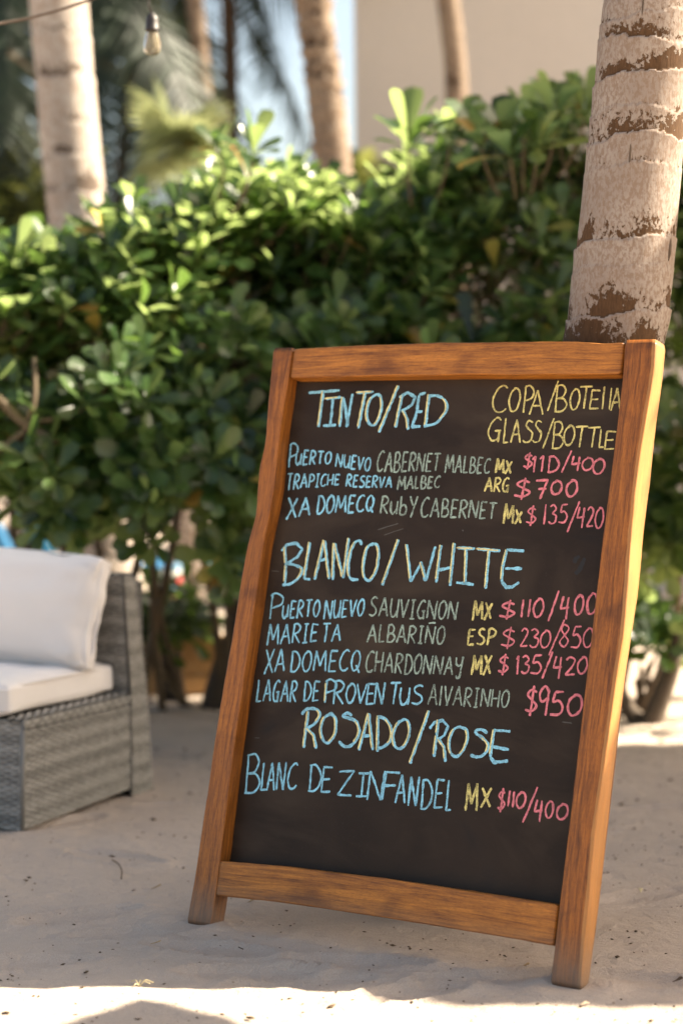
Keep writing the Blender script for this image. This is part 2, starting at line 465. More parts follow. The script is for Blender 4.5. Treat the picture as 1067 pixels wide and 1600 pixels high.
# ================================================================== GROUND
def tread(x, y, cx, cy, ang, L=.29, Wd=.10):
    """height of a shoe print: shallow depression with cross ribs"""
    c, s = math.cos(ang), math.sin(ang)
    u = (x - cx) * c + (y - cy) * s; w = -(x - cx) * s + (y - cy) * c
    d = (u / (L / 2)) ** 2 + (w / (Wd / 2)) ** 2
    inside = np.clip(1.25 - d, 0, 1) ** .6
    rib = np.sin(u / .0125 * 2 * math.pi * .5) * .0013
    rim = np.exp(-((d - 1.35) / .35) ** 2) * .004
    return (inside * (-.012 + rib * 2.2) + rim * 1.7)
def ground_mesh():
    def grade(a, b, step, far, n):
        core = list(np.arange(a, b + step * .5, step))
        out = [b + (far - b) * ((k / n) ** 3.2) for k in range(1, n + 1)]
        return core, out
    xc, xo = grade(-1.7, 1.7, .0135, 400, 40)
    xs = np.array(sorted([-v for v in xo] + xc + xo))
    yc = list(np.arange(3.3, 6.2, .0125)) + list(np.arange(6.2, 9.0, .028))
    yo = [9 + 600 * ((k / 40) ** 3.0) for k in range(1, 41)]
    yl = [3.3 - 60 * ((k / 22) ** 2.5) for k in range(1, 23)]
    ys = np.array(sorted(yl + yc + yo))
    X, Y = np.meshgrid(xs, ys)
    H = np.zeros_like(X)
    near = (np.abs(X) < 3) & (Y > 2.5) & (Y < 9.5)
    ix = np.argwhere(near)
    nz = noise.noise
    vals = np.empty(len(ix))
    for q, (i, j) in enumerate(ix):
        x, y = X[i, j], Y[i, j]
        vals[q] = (nz((x * 1.1, y * 1.1, .3)) * .010 + nz((x * 4.3, y * 5.5, 1.7)) * .0085
                   + nz((x * 11, y * 15, 4.1)) * .0046 + nz((x * 33, y * 45, 9.1)) * .0022)
    H[near] = vals
    prints = [((215, 1455), .25), ((330, 1480), -.3), ((760, 1525), .12), ((120, 1430), .5), ((560, 1500), -.15),
              ((1000, 1400), .6), ((180, 1340), -.5), ((470, 1530), .2), ((40, 1500), .1), ((1010, 1530), -.4), ((100, 1290), .9),
              ((290, 1260), .2), ((640, 1545), .5), ((250, 1180), -.2), ((1030, 1260), .3), ((390, 1515), .05)]
    for (px, py), a in prints:
        g = ground(px, py)
        H += np.where((np.abs(X - g.x) < .4) & (np.abs(Y - g.y) < .4), tread(X, Y, g.x, g.y, a), 0)
    # settle the sand level round the sign's feet and trunk
    for fx, fy, rr in ((-.35, 4.46, .10), (.46, 3.93, .10)):
        d2 = ((X - fx) ** 2 + (Y - fy) ** 2) / rr ** 2
        H = H * (1 - np.exp(-d2)) + np.exp(-((np.sqrt(d2) - .75) / .3) ** 2) * .007
    far = np.clip((Y - 9) / 8, 0, 1) * np.clip(1, 0, 1)
    H = H + far * 0.03 * np.sin(X * .9 + Y * .35)
    ny, nx = X.shape
    verts = np.stack([X, Y, H], -1).reshape(-1, 3)
    me = bpy.data.meshes.new('sand')
    idx = np.arange(nx * ny).reshape(ny, nx)
    q = np.stack([idx[:-1, :-1], idx[:-1, 1:], idx[1:, 1:], idx[1:, :-1]], -1).reshape(-1, 4)
    me.vertices.add(len(verts)); me.vertices.foreach_set('co', verts.ravel())
    me.loops.add(q.size); me.loops.foreach_set('vertex_index', q.ravel())
    me.polygons.add(len(q)); me.polygons.foreach_set('loop_start', np.arange(len(q)) * 4)
    me.polygons.foreach_set('loop_total', np.full(len(q), 4))
    me.polygons.foreach_set('use_smooth', np.ones(len(q), dtype=bool))
    me.update(); me.validate()
    return me
g_obj = link('sand_ground', ground_mesh(), M_sand)
tag(g_obj, 'pale beige beach sand with footprints under everything', None, None, 'structure')

# ================================================================== BUILDING WALL (far right)
def building():
    y0 = 14.0
    xl = at_y(556, 100, y0).x
    t = thing('plastered_building', 'beige plastered building wall rising behind the hedge, left of the nearest palm trunk', 'building', (xl, y0, 0))
    mb = MB()
    # front wall panel in a grid so that the surface is softly uneven
    nx, nz = 60, 40; Wd, Hh = 9.0, 6.2
    def P(u, v, back=0):
        x = xl + u * Wd; z = v * Hh
        x -= (v - .4) * .06 * (1 - u)
        return (x, y0 + (noise.noise((x * .8, z * .8, 2)) * .03 if not back else back), z)
    vs_, fs = [], []
    for j in range(nz + 1):
        for i in range(nx + 1): vs_.append(P(i / nx, j / nz))
    for j in range(nz):
        for i in range(nx):
            a = j * (nx + 1) + i; fs.append((a, a + 1, a + nx + 2, a + nx + 1))
    mb.add(vs_, fs)
    mb.build('front_wall', M_plaster, t)
    mb = MB(); mb.box((xl + Wd / 2 + .02, y0 + 2.6, Hh / 2), Vector((Wd / 2 - .03, 0, 0)), Vector((0, 2.5, 0)), Vector((0, 0, Hh / 2 - .01)))
    mb.build('side_walls', M_plaster, t, smooth=False)
    mb = MB(); mb.box((xl + Wd / 2, y0 + 2.5, Hh + .12), Vector((Wd / 2 + .12, 0, 0)), Vector((0, 2.75, 0)), Vector((0, 0, .12)))
    bevel(mb.build('roof_parapet', M_plaster, t, smooth=False), .03)
building()

# ================================================================== SIGN BOARD
E_ = Vector((.83368762, -.55223632, 0)); U_ = Vector((.1384141, .20895787, .96807962)); W_ = Vector((-.53460873, -.80707599, .25064288))
O_ = Vector((-.35054403, 4.46464515, 0))
T_ = .0525; PANEL_W = -.040
def bp(u, v, w=0): return O_ + E_ * u + U_ * v + W_ * w
def px_uv(px, py, w=0.0):
    P = on_plane(px, py, O_ + W_ * w, W_); d = P - O_
    return d.dot(E_), d.dot(U_)
sign = thing('menu_chalkboard', 'wooden framed wine menu chalkboard leaning back against the nearest palm trunk', 'chalkboard', tuple(bp(.49, 0)))

def prof(pts, w=0.0):
    """edge outline given as photograph pixels -> arrays (v,u) sorted by v"""
    a = sorted((px_uv(x, y, w)[1], px_uv(x, y, w)[0]) for x, y in pts)
    return np.array([q[0] for q in a]), np.array([q[1] for q in a])
def bar(name, v0, v1, left, right, w0, w1, left_b=None, right_b=None, mat=None, parent=None, seed=0, n=70, vertical=True, wob=.0006, ch=.0035):
    """a beam lofted along v (vertical) or u (rails): left/right(t) give its edges; chamfered cross-section"""
    me = bpy.data.meshes.new(name); bm = bmesh.new(); uvl = bm.loops.layers.uv.new('UVMap')
    rings = []
    per = []
    for i in range(n + 1):
        t = v0 + (v1 - v0) * i / n
        end = 0.0
        e = min(i, n - i)
        if e == 0: end = ch * .7
        l = left(t) + end; r = right(t) - end
        lb = (left_b or left)(t) + end; rb = (right_b or right)(t) - end
        def nz(k): return noise.noise((t * 9 + seed, k * 3.7 + seed, 0)) * wob * 1.6 + noise.noise((t * 38 + seed, k * 5.1, 2)) * wob * .6
        a0 = w0 - end; a1 = w1 + end
        sec = [(l + ch, a0), ((l + r) / 2, a0 + nz(9)), (r - ch, a0), (r - ch * .3, a0 - ch * .3), (r, a0 - ch), ((r + rb) / 2, (a0 + a1) / 2), (rb, a1 + ch), (rb - ch, a1), (lb + ch, a1), (lb, a1 + ch), ((l + lb) / 2, (a0 + a1) / 2), (l, a0 - ch), (l + ch * .3, a0 - ch * .3)]
        ring = []
        for k, (s_, w_) in enumerate(sec):
            s2 = s_ + nz(k); w2 = w_ + nz(k + 20) * .8
            P = bp(s2, t, w2) if vertical else bp(t, s2, w2)
            ring.append(bm.verts.new(P - world_loc(parent)))
        rings.append((t, ring))
    K = len(rings[0][1])
    # unrolled coordinate round the section
    uc = [0.0]
    for k in range(1, K + 1):
        uc.append(uc[-1] + (rings[n // 2][1][k % K].co - rings[n // 2][1][k - 1].co).length)
    for i in range(n):
        for k in range(K):
            k2 = (k + 1) % K
            f = bm.faces.new((rings[i][1][k], rings[i][1][k2], rings[i + 1][1][k2], rings[i + 1][1][k]))
            f.smooth = True
            tt = [(uc[k], rings[i][0]), (uc[k + 1], rings[i][0]), (uc[k + 1], rings[i + 1][0]), (uc[k], rings[i + 1][0])]
            for lp, (a, b) in zip(f.loops, tt): lp[uvl].uv = (a, b) if vertical else (b, a)
    for (t, rg) in (rings[0], rings[-1]):
        f = bm.faces.new(rg)
        for lp in f.loops: lp[uvl].uv = (lp.vert.co.x * .8, lp.vert.co.y * .8)
    bmesh.ops.recalc_face_normals(bm, faces=bm.faces)
    bm.to_mesh(me); bm.free()
    ob = link(name, me, mat, parent)
    wn_ = ob.modifiers.new('weighted_normals', 'WEIGHTED_NORMAL'); wn_.weight = 90
    return ob

# left stile
lo = prof([(426, 547), (422.5, 580), (419.5, 619), (416.5, 665), (412.5, 700), (405, 728), (402.5, 769), (400, 805), (387, 850), (377, 905), (364, 990), (351, 1058), (332.5, 1178), (316, 1290), (305, 1365), (291, 1443)])
li = prof([(457, 543), (448, 604), (441, 650), (434.5, 700), (429, 760), (421, 805), (411, 850), (401, 925), (389, 1003), (375, 1100), (361, 1200), (349, 1300), (338, 1390), (328, 1450)])
fl = lambda t: float(np.interp(t, *lo)); fr = lambda t: float(np.interp(t, *li))
vt_l = px_uv(440, 543)[1]
def smoothf(f, h=.02): return lambda t: (f(t - h) + 2 * f(t) + f(t + h)) / 4
bar('stile', -.002, vt_l, smoothf(fl), smoothf(fr), 0, -T_, mat=M_wood_v, parent=sign, seed=1.0, n=110, wob=.0012)
# right stile
ri = prof([(975, 532), (972, 589), (966, 640), (955, 730), (941, 840), (924, 985), (907, 1130), (887, 1300), (873, 1413), (859, 1537)])
rr_ = prof([(1024, 531), (1022, 572), (1017, 606), (1009, 651), (1001, 700), (992, 770), (985.5, 840), (982, 892), (974, 994), (960, 1080), (947, 1170), (929, 1300), (906, 1547)])
rb_ = prof([(1041, 540), (1036, 589), (1024, 675), (1015, 761), (1006, 830), (997, 929), (987, 990), (979, 1040), (968, 1130), (948, 1300), (934, 1430), (919, 1540)], -T_)
gl = lambda t: float(np.interp(t, *ri)); gr = lambda t: float(np.interp(t, *rr_)); gb = lambda t: float(np.interp(t, *rb_))
vt_r = px_uv(1000, 530)[1]
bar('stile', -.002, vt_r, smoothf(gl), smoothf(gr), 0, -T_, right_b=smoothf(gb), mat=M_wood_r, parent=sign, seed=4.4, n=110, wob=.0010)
# rails
def profh(pts, w=0.0):
    a = sorted(px_uv(x, y, w) for x, y in pts)
    return np.array([q[0] for q in a]), np.array([q[1] for q in a])
tt = profh([(457, 545), (560, 539), (680, 535), (800, 533), (900, 533), (940, 536), (975, 534)])
tb = profh([(454, 590), (560, 587.5), (720, 585), (850, 585), (972, 584)])
ul, ur = fr(vt_l - .03) + .0008, gl(vt_r - .03) - .0012
bar('rail', ul, ur, lambda t: float(np.interp(t, *tb)), lambda t: float(np.interp(t, *tt)), -.0015, -T_ + .004, mat=M_wood_h, parent=sign, seed=7.7, n=90, vertical=False, wob=.0008)
bt = profh([(345, 1345), (440, 1353), (600, 1372), (760, 1396), (871, 1413)])
bb = profh([(338, 1399), (440, 1410), (600, 1434), (760, 1460), (865, 1478)])
v_mid = (bt[1].mean() + bb[1].mean()) / 2
bar('rail', fr(v_mid) - .004, gl(v_mid) - .0015, lambda t: float(np.interp(t, *bb)), lambda t: float(np.interp(t, *bt)), -.0005, -T_ + .004, mat=M_wood_h, parent=sign, seed=2.2, n=90, vertical=False, wob=.0010)

# writing panel
def panel():
    u0, u1 = .03, .955; v0, v1 = px_uv(600, 1390, PANEL_W)[1] - .03, px_uv(700, 590, PANEL_W)[1] + .02
    me = bpy.data.meshes.new('writing_panel'); bm = bmesh.new(); uvl = bm.loops.layers.uv.new('UVMap')
    nx, ny = 24, 32; base = world_loc(sign)
    g = [[bm.verts.new(bp(u0 + (u1 - u0) * i / nx, v0 + (v1 - v0) * j / ny, PANEL_W) - base) for i in range(nx + 1)] for j in range(ny + 1)]
    b = [bm.verts.new(bp(u, v, PANEL_W - .006) - base) for u, v in ((u0, v0), (u1, v0), (u1, v1), (u0, v1))]
    for j in range(ny):
        for i in range(nx):
            f = bm.faces.new((g[j][i], g[j][i + 1], g[j + 1][i + 1], g[j + 1][i]))
            for lp, (a, c) in zip(f.loops, ((i, j), (i + 1, j), (i + 1, j + 1), (i, j + 1))): lp[uvl].uv = (a / nx * .9, c / ny * 1.25)
    bm.faces.new((b[3], b[2], b[1], b[0]))
    bm.faces.new([b[0], b[1]] + [g[0][i] for i in range(nx, -1, -1)])
    bm.faces.new([b[2], b[3]] + [g[ny][i] for i in range(0, nx + 1)])
    bm.faces.new([b[1], b[2]] + [g[j][nx] for j in range(ny, -1, -1)])
    bm.faces.new([b[3], b[0]] + [g[j][0] for j in range(0, ny + 1)])
    bmesh.ops.recalc_face_normals(bm, faces=bm.faces)
    bm.to_mesh(me); bm.free()
    return link('writing_panel', me, M_board, sign), (u0, u1, v0, v1)
wpanel, PB = panel()
# dark unpainted margin of the panel along frame (thin painted edge strips)
def margin(name, q):
    mb = MB(); mb.add([bp(u, v, PANEL_W + .0004) for u, v in q], [(0, 1, 2, 3)])
    return mb.build(name, M_board_edge, wpanel, smooth=False)
lbx = lambda y: px_uv(np.interp(y, [595, 712, 838, 1003, 1200, 1335], [464.5, 448, 430, 402.5, 376, 360]), y, PANEL_W)
va, vb = lbx(1330)[1] - .03, lbx(600)[1] + .03
# rear frame: folded back legs seen past the right stile
for k, (u_, sd) in enumerate(((.055, 1), (.945, 2))):
    f0 = (lambda c: (lambda t: c - .02 + t * (.012 if c > .5 else -.0)))(u_); f1 = (lambda c: (lambda t: c + .022 + t * (.004 if c > .5 else 0)))(u_)
    bar('rear_leg', .055 if u_ > .5 else .135, 1.26, f0, f1, -T_ - .004, -T_ - .034, mat=M_wood_back, parent=sign, seed=sd * 3.3, n=20, wob=.0006)
for v_ in (.30, 1.14):
    bar('rear_rail', .078, .922, lambda t: v_ - .02, lambda t: v_ + .02, -T_ - .008, -T_ - .030, mat=M_wood_back, parent=sign, seed=v_ * 5, n=12, vertical=False)
for u_ in (.12, .86):
    mb = MB()
    mb.box(bp(u_, 1.285, -T_ - .004), E_ * .025, U_ * .016, W_ * .0012)
    mb.tube([bp(u_ - .025, 1.285, -T_ - .008), bp(u_ + .025, 1.285, -T_ - .008)], .004, 8)
    mb.build('hinge', M_metal, sign)
# small nail heads on stiles

# ---------------------------------------------------------- chalk writing
Z = {'p': (0, 0, 1, 1),
     'z5': (400, 520, 3.3344), 'z6': (700, 520, 2.9074), 'z7': (380, 820, 3.1382), 'z8': (680, 820, 2.7571), 'z9': (360, 1060, 3.3344), 'z10': (640, 1060, 3.3344)}
def zc(z, x, y):
    if z == 'p': return x, y
    ox, oy, s_ = Z[z]; return ox + x / s_, oy + y / s_
def catmull(pts, step=1.6):
    pts = [np.array(p, float) for p in pts]
    if len(pts) < 2: return pts
    if len(pts) == 2:
        n = max(2, int(np.linalg.norm(pts[1] - pts[0]) / step)); return [pts[0] + (pts[1] - pts[0]) * i / n for i in range(n + 1)]
    out = []
    P = [2 * pts[0] - pts[1]] + pts + [2 * pts[-1] - pts[-2]]
    for i in range(1, len(P) - 2):
        p0, p1, p2, p3 = P[i - 1], P[i], P[i + 1], P[i + 2]
        n = max(2, int(np.linalg.norm(p2 - p1) / step))
        for k in range(n):
            t = k / n
            out.append(.5 * ((2 * p1) + (-p0 + p2) * t + (2 * p0 - 5 * p1 + 4 * p2 - p3) * t * t + (-p0 + 3 * p1 - 3 * p2 + p3) * t ** 3))
    out.append(pts[-1]); return out
_sd = [0]
def stroke(mb, pts, width=2.6, lift=.0006, mi=0):
    """pts: photograph pixels of a chalk stroke; 's' at [0] = straight polyline"""
    if pts and isinstance(pts[0], str): P = []; q = pts[1:]; [P.extend(catmull([q[i], q[i + 1]])) for i in range(len(q) - 1)]
    else: P = catmull(pts)
    _sd[0] += 1; sd = _sd[0] * 1.37
    uv = [px_uv(p[0] + noise.noise((i * .16, sd, 0)) * .55, p[1] + noise.noise((i * .16, sd, 7)) * .55, PANEL_W) for i, p in enumerate(P)]
    sc = FOCUS / F_PX * 1.26
    vs_, fs = [], []
    n = len(uv)
    for i in range(n):
        a = uv[max(i - 1, 0)]; b = uv[min(i + 1, n - 1)]
        dx, dy = b[0] - a[0], b[1] - a[1]; L = math.hypot(dx, dy) or 1e-6
        nx, ny = -dy / L, dx / L
        wv = width * sc * .5 * (1 + .45 * noise.noise((i * .22, sd, 3)) + .22 * noise.noise((i * 1.3, sd, 5)))
        if i == 0 or i == n - 1: wv *= .62
        e1 = noise.noise((i * 1.9, sd, 11)) * .10 * width * sc; e2 = noise.noise((i * 1.9, sd, 13)) * .10 * width * sc
        vs_.append(bp(uv[i][0] + nx * (wv + e1), uv[i][1] + ny * (wv + e1), PANEL_W + lift))
        vs_.append(bp(uv[i][0] - nx * (wv + e2), uv[i][1] - ny * (wv + e2), PANEL_W + lift))
    for i in range(n - 1): fs.append((2 * i, 2 * i + 1, 2 * i + 3, 2 * i + 2))
    mb.add(vs_, fs, .5, mi)

# stroke font, unit box, y up; leading 's' = straight segments
G = {
'A': [['s', (0, 0), (.5, 1), (1, 0)], ['s', (.17, .36), (.85, .38)]],
'B': [['s', (.08, 0), (.1, 1)], [(0, .97), (.55, 1), (.82, .8), (.6, .55), (.15, .5)], [(.15, .5), (.7, .48), (1, .25), (.65, .02), (0, 0)]],
'C': [[(1, .9), (.7, 1), (.25, .8), (.02, .4), (.25, .05), (.7, .02), (1, .14)]],
'D': [['s', (.12, 0), (.12, 1)], [(0, .97), (.55, .97), (1, .6), (.9, .22), (.5, .0), (0, .0)]],
'E': [['s', (.15, 1), (.05, .0), (.95, .02)], ['s', (.1, 1), (1, .98)], ['s', (.1, .5), (.82, .52)]],
'F': [['s', (.12, 1), (.0, 0)], ['s', (.1, 1), (1, .97)], ['s', (.08, .52), (.8, .52)]],
'G': [[(.95, .88), (.65, 1), (.2, .75), (.02, .35), (.3, .02), (.75, .08), (.85, .42)], ['s', (.5, .42), (1, .44)], ['s', (.87, .44), (.82, -.06)]],
'H': [['s', (.02, 1), (.0, 0)], ['s', (.95, 1), (.9, 0)], ['s', (.02, .48), (.92, .5)]],
'I': [['s', (.5, 1), (.45, 0)], ['s', (.08, 1), (.95, 1)], ['s', (0, 0), (.9, 0)]],
'J': [['s', (.8, 1), (.8, .2), (.4, 0), (0, .2)]],
'L': [['s', (.15, 1), (.05, 0), (.95, .02)]],
'l': [['s', (.5, 1), (.42, 0)]],
'M': [['s', (.0, 0), (.12, 1), (.48, .25), (.85, 1), (1, 0)]],
'N': [['s', (.0, 0), (.08, 1)], ['s', (.08, 1), (.85, 0), (1, 1)]],
'O': [[(.55, 1), (.15, .8), (.02, .4), (.3, .02), (.75, .1), (1, .55), (.82, .92), (.5, 1), (.4, .97)]],
'P': [['s', (.15, 1), (.08, -.02)], [(0, .9), (.45, 1), (.98, .82), (.85, .55), (.15, .42)]],
'Q': [[(.5, 1), (.1, .75), (.02, .35), (.35, .03), (.8, .2), (.95, .6), (.75, .93), (.45, 1)], ['s', (.55, .3), (1.0, -.08)]],
'R': [['s', (.12, 1), (.02, -.02)], [(0, .95), (.5, 1), (.9, .82), (.7, .58), (.15, .46)], ['s', (.2, .48), (.95, -.02)]],
'S': [[(.95, .92), (.6, 1), (.2, .85), (.3, .62), (.8, .42), (.9, .18), (.5, 0), (0, .08)]],
's': [[(.95, .92), (.5, 1), (.25, .8), (.6, .6), (.98, .4), (.8, .08), (.3, 0), (0, .1)]],
'T': [['s', (0, .98), (1, 1)], ['s', (.52, .98), (.42, 0)]],
'U': [[(.05, 1), (.02, .4), (.25, .03), (.65, .08), (.9, .4)], ['s', (.98, 1), (.92, .0)]],
'V': [['s', (0, 1), (.45, 0), (1, 1)]],
'W': [['s', (0, 1), (.22, 0), (.5, .65), (.7, 0), (1, 1)]],
'X': [['s', (0, 1), (1, 0)], ['s', (1, 1), (0, -.05)]],
'x': [['s', (0, .8), (1, 0)], ['s', (1, .8), (0, -.02)]],
'Y': [['s', (0, 1), (.45, .5)], ['s', (1, 1), (.3, -.1)]],
'y': [['s', (.05, 1), (.12, .6), (.45, .5), (.85, .62)], [(1, 1.05), (.85, .4), (.7, -.1), (.35, -.2), (.2, -.05)]],
'b': [['s', (.1, 1), (.05, 0)], [(.08, .45), (.6, .55), (.95, .25), (.6, .0), (.05, .03)]],
'u': [[(.05, .75), (.05, .25), (.4, .02), (.85, .3)], ['s', (.92, .75), (.92, .02)]],
'Z': [['s', (0, .97), (1, 1), (.0, .02), (.95, 0)]],
'z': [['s', (.05, .97), (1, .95), (.0, .0), (.95, .03)], ['s', (.2, .5), (.75, .52)]],
'~': [['s', (.15, 1.18), (.95, 1.2)]],
'0': [[(.55, 1), (.12, .75), (.02, .35), (.3, .02), (.75, .1), (1, .5), (.85, .9), (.5, 1), (.4, .96)]],
'1': [['s', (.1, .8), (.55, 1), (.45, 0)]],
'i': [['s', (.55, 1), (.4, 0)]],
'2': [[(.05, .82), (.4, 1), (.9, .85), (.7, .5), (.05, .02)], ['s', (.05, .02), (1, .05)]],
'3': [[(.08, .9), (.5, 1), (.88, .78), (.4, .55)], [(.4, .55), (.95, .42), (.8, .08), (.35, 0), (0, .12)]],
'4': [['s', (.25, 1), (.02, .42), (.95, .48)], ['s', (.8, .95), (.68, -.1)]],
'5': [['s', (.95, 1), (.3, .98)], [(.3, .98), (.2, .58), (.6, .62), (.95, .35), (.7, .02), (0, .02)]],
'7': [['s', (.0, .95), (1, 1), (.45, -.05)], ['s', (.25, .5), (.95, .52)]],
'8': [[(.75, .95), (.3, 1), (.15, .75), (.5, .52), (.92, .25), (.5, 0), (.05, .2), (.45, .5), (.88, .8), (.7, .97)]],
'9': [[(.9, .85), (.5, 1), (.05, .75), (.3, .48), (.9, .62)], ['s', (.92, .9), (.75, 0)]],
'$': [[(.95, .82), (.5, .92), (.15, .72), (.55, .52), (.98, .3), (.6, .08), (0, .14)], ['s', (.66, 1.08), (.48, -.1)]],
'/': [['s', (1, 1), (0, 0)]],
}
WID = {'I': .62, 'l': .3, 'i': .35, '1': .45, 'M': 1.25, 'W': 1.5, 'N': 1.05, 'A': 1.05, 'E': .8, 'L': .7, 'T': .95, ' ': .6, '/': .8, '$': .9, 'F': .8, 'x': .8}
lines = {}
def word(col, z, text, x0, x1, tl, tr, bl, br, sh=.10, w=2.5, mb=None, name=None):
    """letters laid out between x0 and x1; tl/tr = y of the tops, bl/br = y of the baselines"""
    own = mb is None
    if own: mb = MB()
    x0, tl = zc(z, x0, tl); bl = zc(z, 0, bl)[1]; x1, tr = zc(z, x1, tr); br = zc(z, 0, br)[1]
    s_tot = sh * ((bl - tl) + (br - tr)) / 2
    gap = .28
    ws = [WID.get(c, .9) for c in text if c != '~']
    tot = sum(ws) + gap * (len(ws) - 1)
    un = (x1 - x0 - s_tot) / tot
    x = 0; k = 0
    for c in text:
        if c == '~': xx, cw = x - (ws[k - 1] + gap) * un, ws[k - 1] * un
        else: xx, cw = x, ws[k] * un
        if c != ' ':
            for st in G[c]:
                q = list(st); straight = isinstance(q[0], str)
                if straight: q = q[1:]
                dy = random.uniform(-.03, .03)
                out = []
                for gx, gy in q:
                    X = xx + gx * cw
                    f = X / (x1 - x0)
                    yt = tl + (tr - tl) * f; yb = bl + (br - bl) * f
                    h = yb - yt
                    out.append((x0 + X + sh * h * gy, yb - h * (gy + dy)))
                stroke(mb, (['s'] + out) if straight else out, w)
        if c != '~': x += (ws[k] + gap) * un; k += 1
    if own: mb.build('chalk_word', M_ch[col], wpanel, smooth=False)
def letters(col, z, items, sh=.08, w=2.5):
    """items: (char, x0, x1, top, bottom) explicit boxes"""
    mb = MB()
    for c, x0, x1, t_, b_ in items:
        X0, T = zc(z, x0, t_); X1, B = zc(z, x1, b_); h = B - T
        for st in G[c]:
            q = list(st); straight = isinstance(q[0], str)
            if straight: q = q[1:]
            out = [(X0 + gx * (X1 - X0 - sh * h) + sh * h * gy, B - h * gy) for gx, gy in q]
            if c == '/': out = [(X0 + gx * (X1 - X0), B - h * gy) for gx, gy in q]
            stroke(mb, (['s'] + out) if straight else out, w)
    mb.build('chalk_word', M_ch[col], wpanel, smooth=False)
def heading(z, strokes, w=3.9, off=(-1.7, -.5)):
    """two-colour heading: blue chalk with a cream highlight drawn beside the down strokes"""
    a, b = MB(), MB()
    for st in strokes:
        q = list(st); straight = isinstance(q[0], str); hl = True
        if straight:
            if q[0] == 'n': hl = False
            q = q[1:]
        P = [zc(z, x, y) for x, y in q]
        stroke(a, (['s'] + P) if straight else P, w, .0006)
        if hl:
            Q = []
            if straight: [Q.extend(catmull([P[i], P[i + 1]])) for i in range(len(P) - 1)]
            else: Q = catmull(P)
            run = []
            for i in range(len(Q) - 1):
                dx, dy = abs(Q[i + 1][0] - Q[i][0]), abs(Q[i + 1][1] - Q[i][1])
                if dy > dx * .9 or (straight and len(Q) * 1.6 < 45): run.append(Q[i])
                if (not (dy > dx * .9) and not (straight and len(Q) * 1.6 < 45)) or i == len(Q) - 2:
                    if len(run) > 5: stroke(b, ['s'] + [(run[k][0] + off[0], run[k][1] + off[1]) for k in range(0, len(run), 3)], w * .48, .0010)
                    run = []
    a.build('chalk_heading', M_ch['blue'], wpanel, smooth=False)
    hl_ = b.build('chalk_highlight', M_ch['cream'], wpanel, smooth=False); hl_['kind'] = 'stuff'

heading('z5', [['s', (274, 314), (436, 300)], ['s', (352, 305), (327, 490)],
  ['s', (364, 344), (443, 336)], ['n', (402, 342), (388, 482)], ['n', (350, 484), (418, 482)],
  ['s', (453, 335), (437, 490)], ['n', (458, 342), (480, 486)], ['n', (503, 318), (472, 492)],
  ['s', (527, 312), (613, 308)], ['s', (570, 312), (533, 500)],
  [(632, 318), (594, 350), (577, 420), (588, 470), (614, 482), (643, 440), (655, 380), (650, 335), (632, 318)],
  ['s', (742, 276), (641, 520)],
  ['s', (762, 328), (727, 494)], ['n', (745, 335), (790, 312), (830, 335), (812, 375), (757, 410)], ['s', (768, 408), (788, 450), (793, 505)],
  ['n', (850, 325), (838, 410), (814, 490), (858, 488)], ['n', (850, 322), (884, 312)], ['n', (838, 412), (868, 408)],
  ['s', (902, 322), (882, 492)], [(895, 328), (950, 330), (988, 360), (992, 402), (960, 450), (930, 475), (872, 488)]])
heading('z7', [['s', (207, 112), (210, 200), (206, 290)], ['n', (188, 128), (215, 98), (262, 90), (290, 120), (270, 155), (215, 190)], [(215, 190), (262, 200), (290, 222), (270, 262), (230, 290), (193, 296)],
  ['s', (328, 85), (300, 265)], ['n', (300, 265), (330, 268)],
  ['s', (398, 75), (352, 270)], ['s', (400, 78), (423, 265)], ['n', (366, 180), (412, 165)],
  ['s', (447, 90), (440, 270)], ['s', (450, 92), (490, 262)], ['s', (518, 66), (492, 262)],
  [(582, 100), (570, 78), (545, 92), (524, 150), (516, 225), (530, 265), (566, 268)],
  [(642, 92), (610, 110), (590, 190), (594, 255), (620, 272), (652, 225), (665, 140), (655, 100), (640, 92)],
  ['s', (762, 73), (682, 298)],
  ['s', (802, 96), (822, 280)], ['n', (822, 278), (876, 182)], ['s', (872, 185), (895, 275)], ['n', (895, 275), (942, 106)],
  ['s', (970, 100), (946, 284)], ['s', (1035, 90), (1014, 300)], ['n', (958, 222), (1030, 208)]])
heading('z8', [['s', (96, 100), (170, 103)], ['s', (134, 103), (128, 258)], ['n', (90, 248), (166, 258)],
  ['s', (182, 104), (280, 113)], ['s', (232, 110), (216, 276)],
  ['s', (308, 108), (290, 180), (285, 245)], ['n', (285, 245), (305, 270), (332, 268), (360, 248)], ['n', (306, 108), (382, 113)], ['n', (300, 188), (372, 190)]])
heading('z9', [['s', (408, 172), (395, 260), (383, 362)], [(372, 188), (400, 160), (445, 160), (468, 190), (440, 235), (398, 262)], ['s', (402, 262), (436, 300), (447, 366)],
  [(520, 188), (490, 205), (472, 260), (482, 320), (510, 335), (545, 290), (550, 220), (530, 188), (512, 186)],
  [(634, 193), (609, 180), (586, 197), (614, 206), (654, 224), (672, 269), (659, 314), (626, 350), (592, 353), (564, 328)],
  ['s', (722, 182), (670, 376)], ['s', (722, 184), (742, 374)], ['n', (692, 300), (735, 298)],
  ['s', (770, 196), (766, 382)], [(766, 198), (810, 215), (838, 265), (835, 320), (800, 355), (760, 365)],
  [(905, 212), (872, 235), (850, 290), (855, 350), (885, 366), (920, 330), (935, 265), (922, 220), (900, 212)],
  ['s', (1035, 168), (935, 445)]])
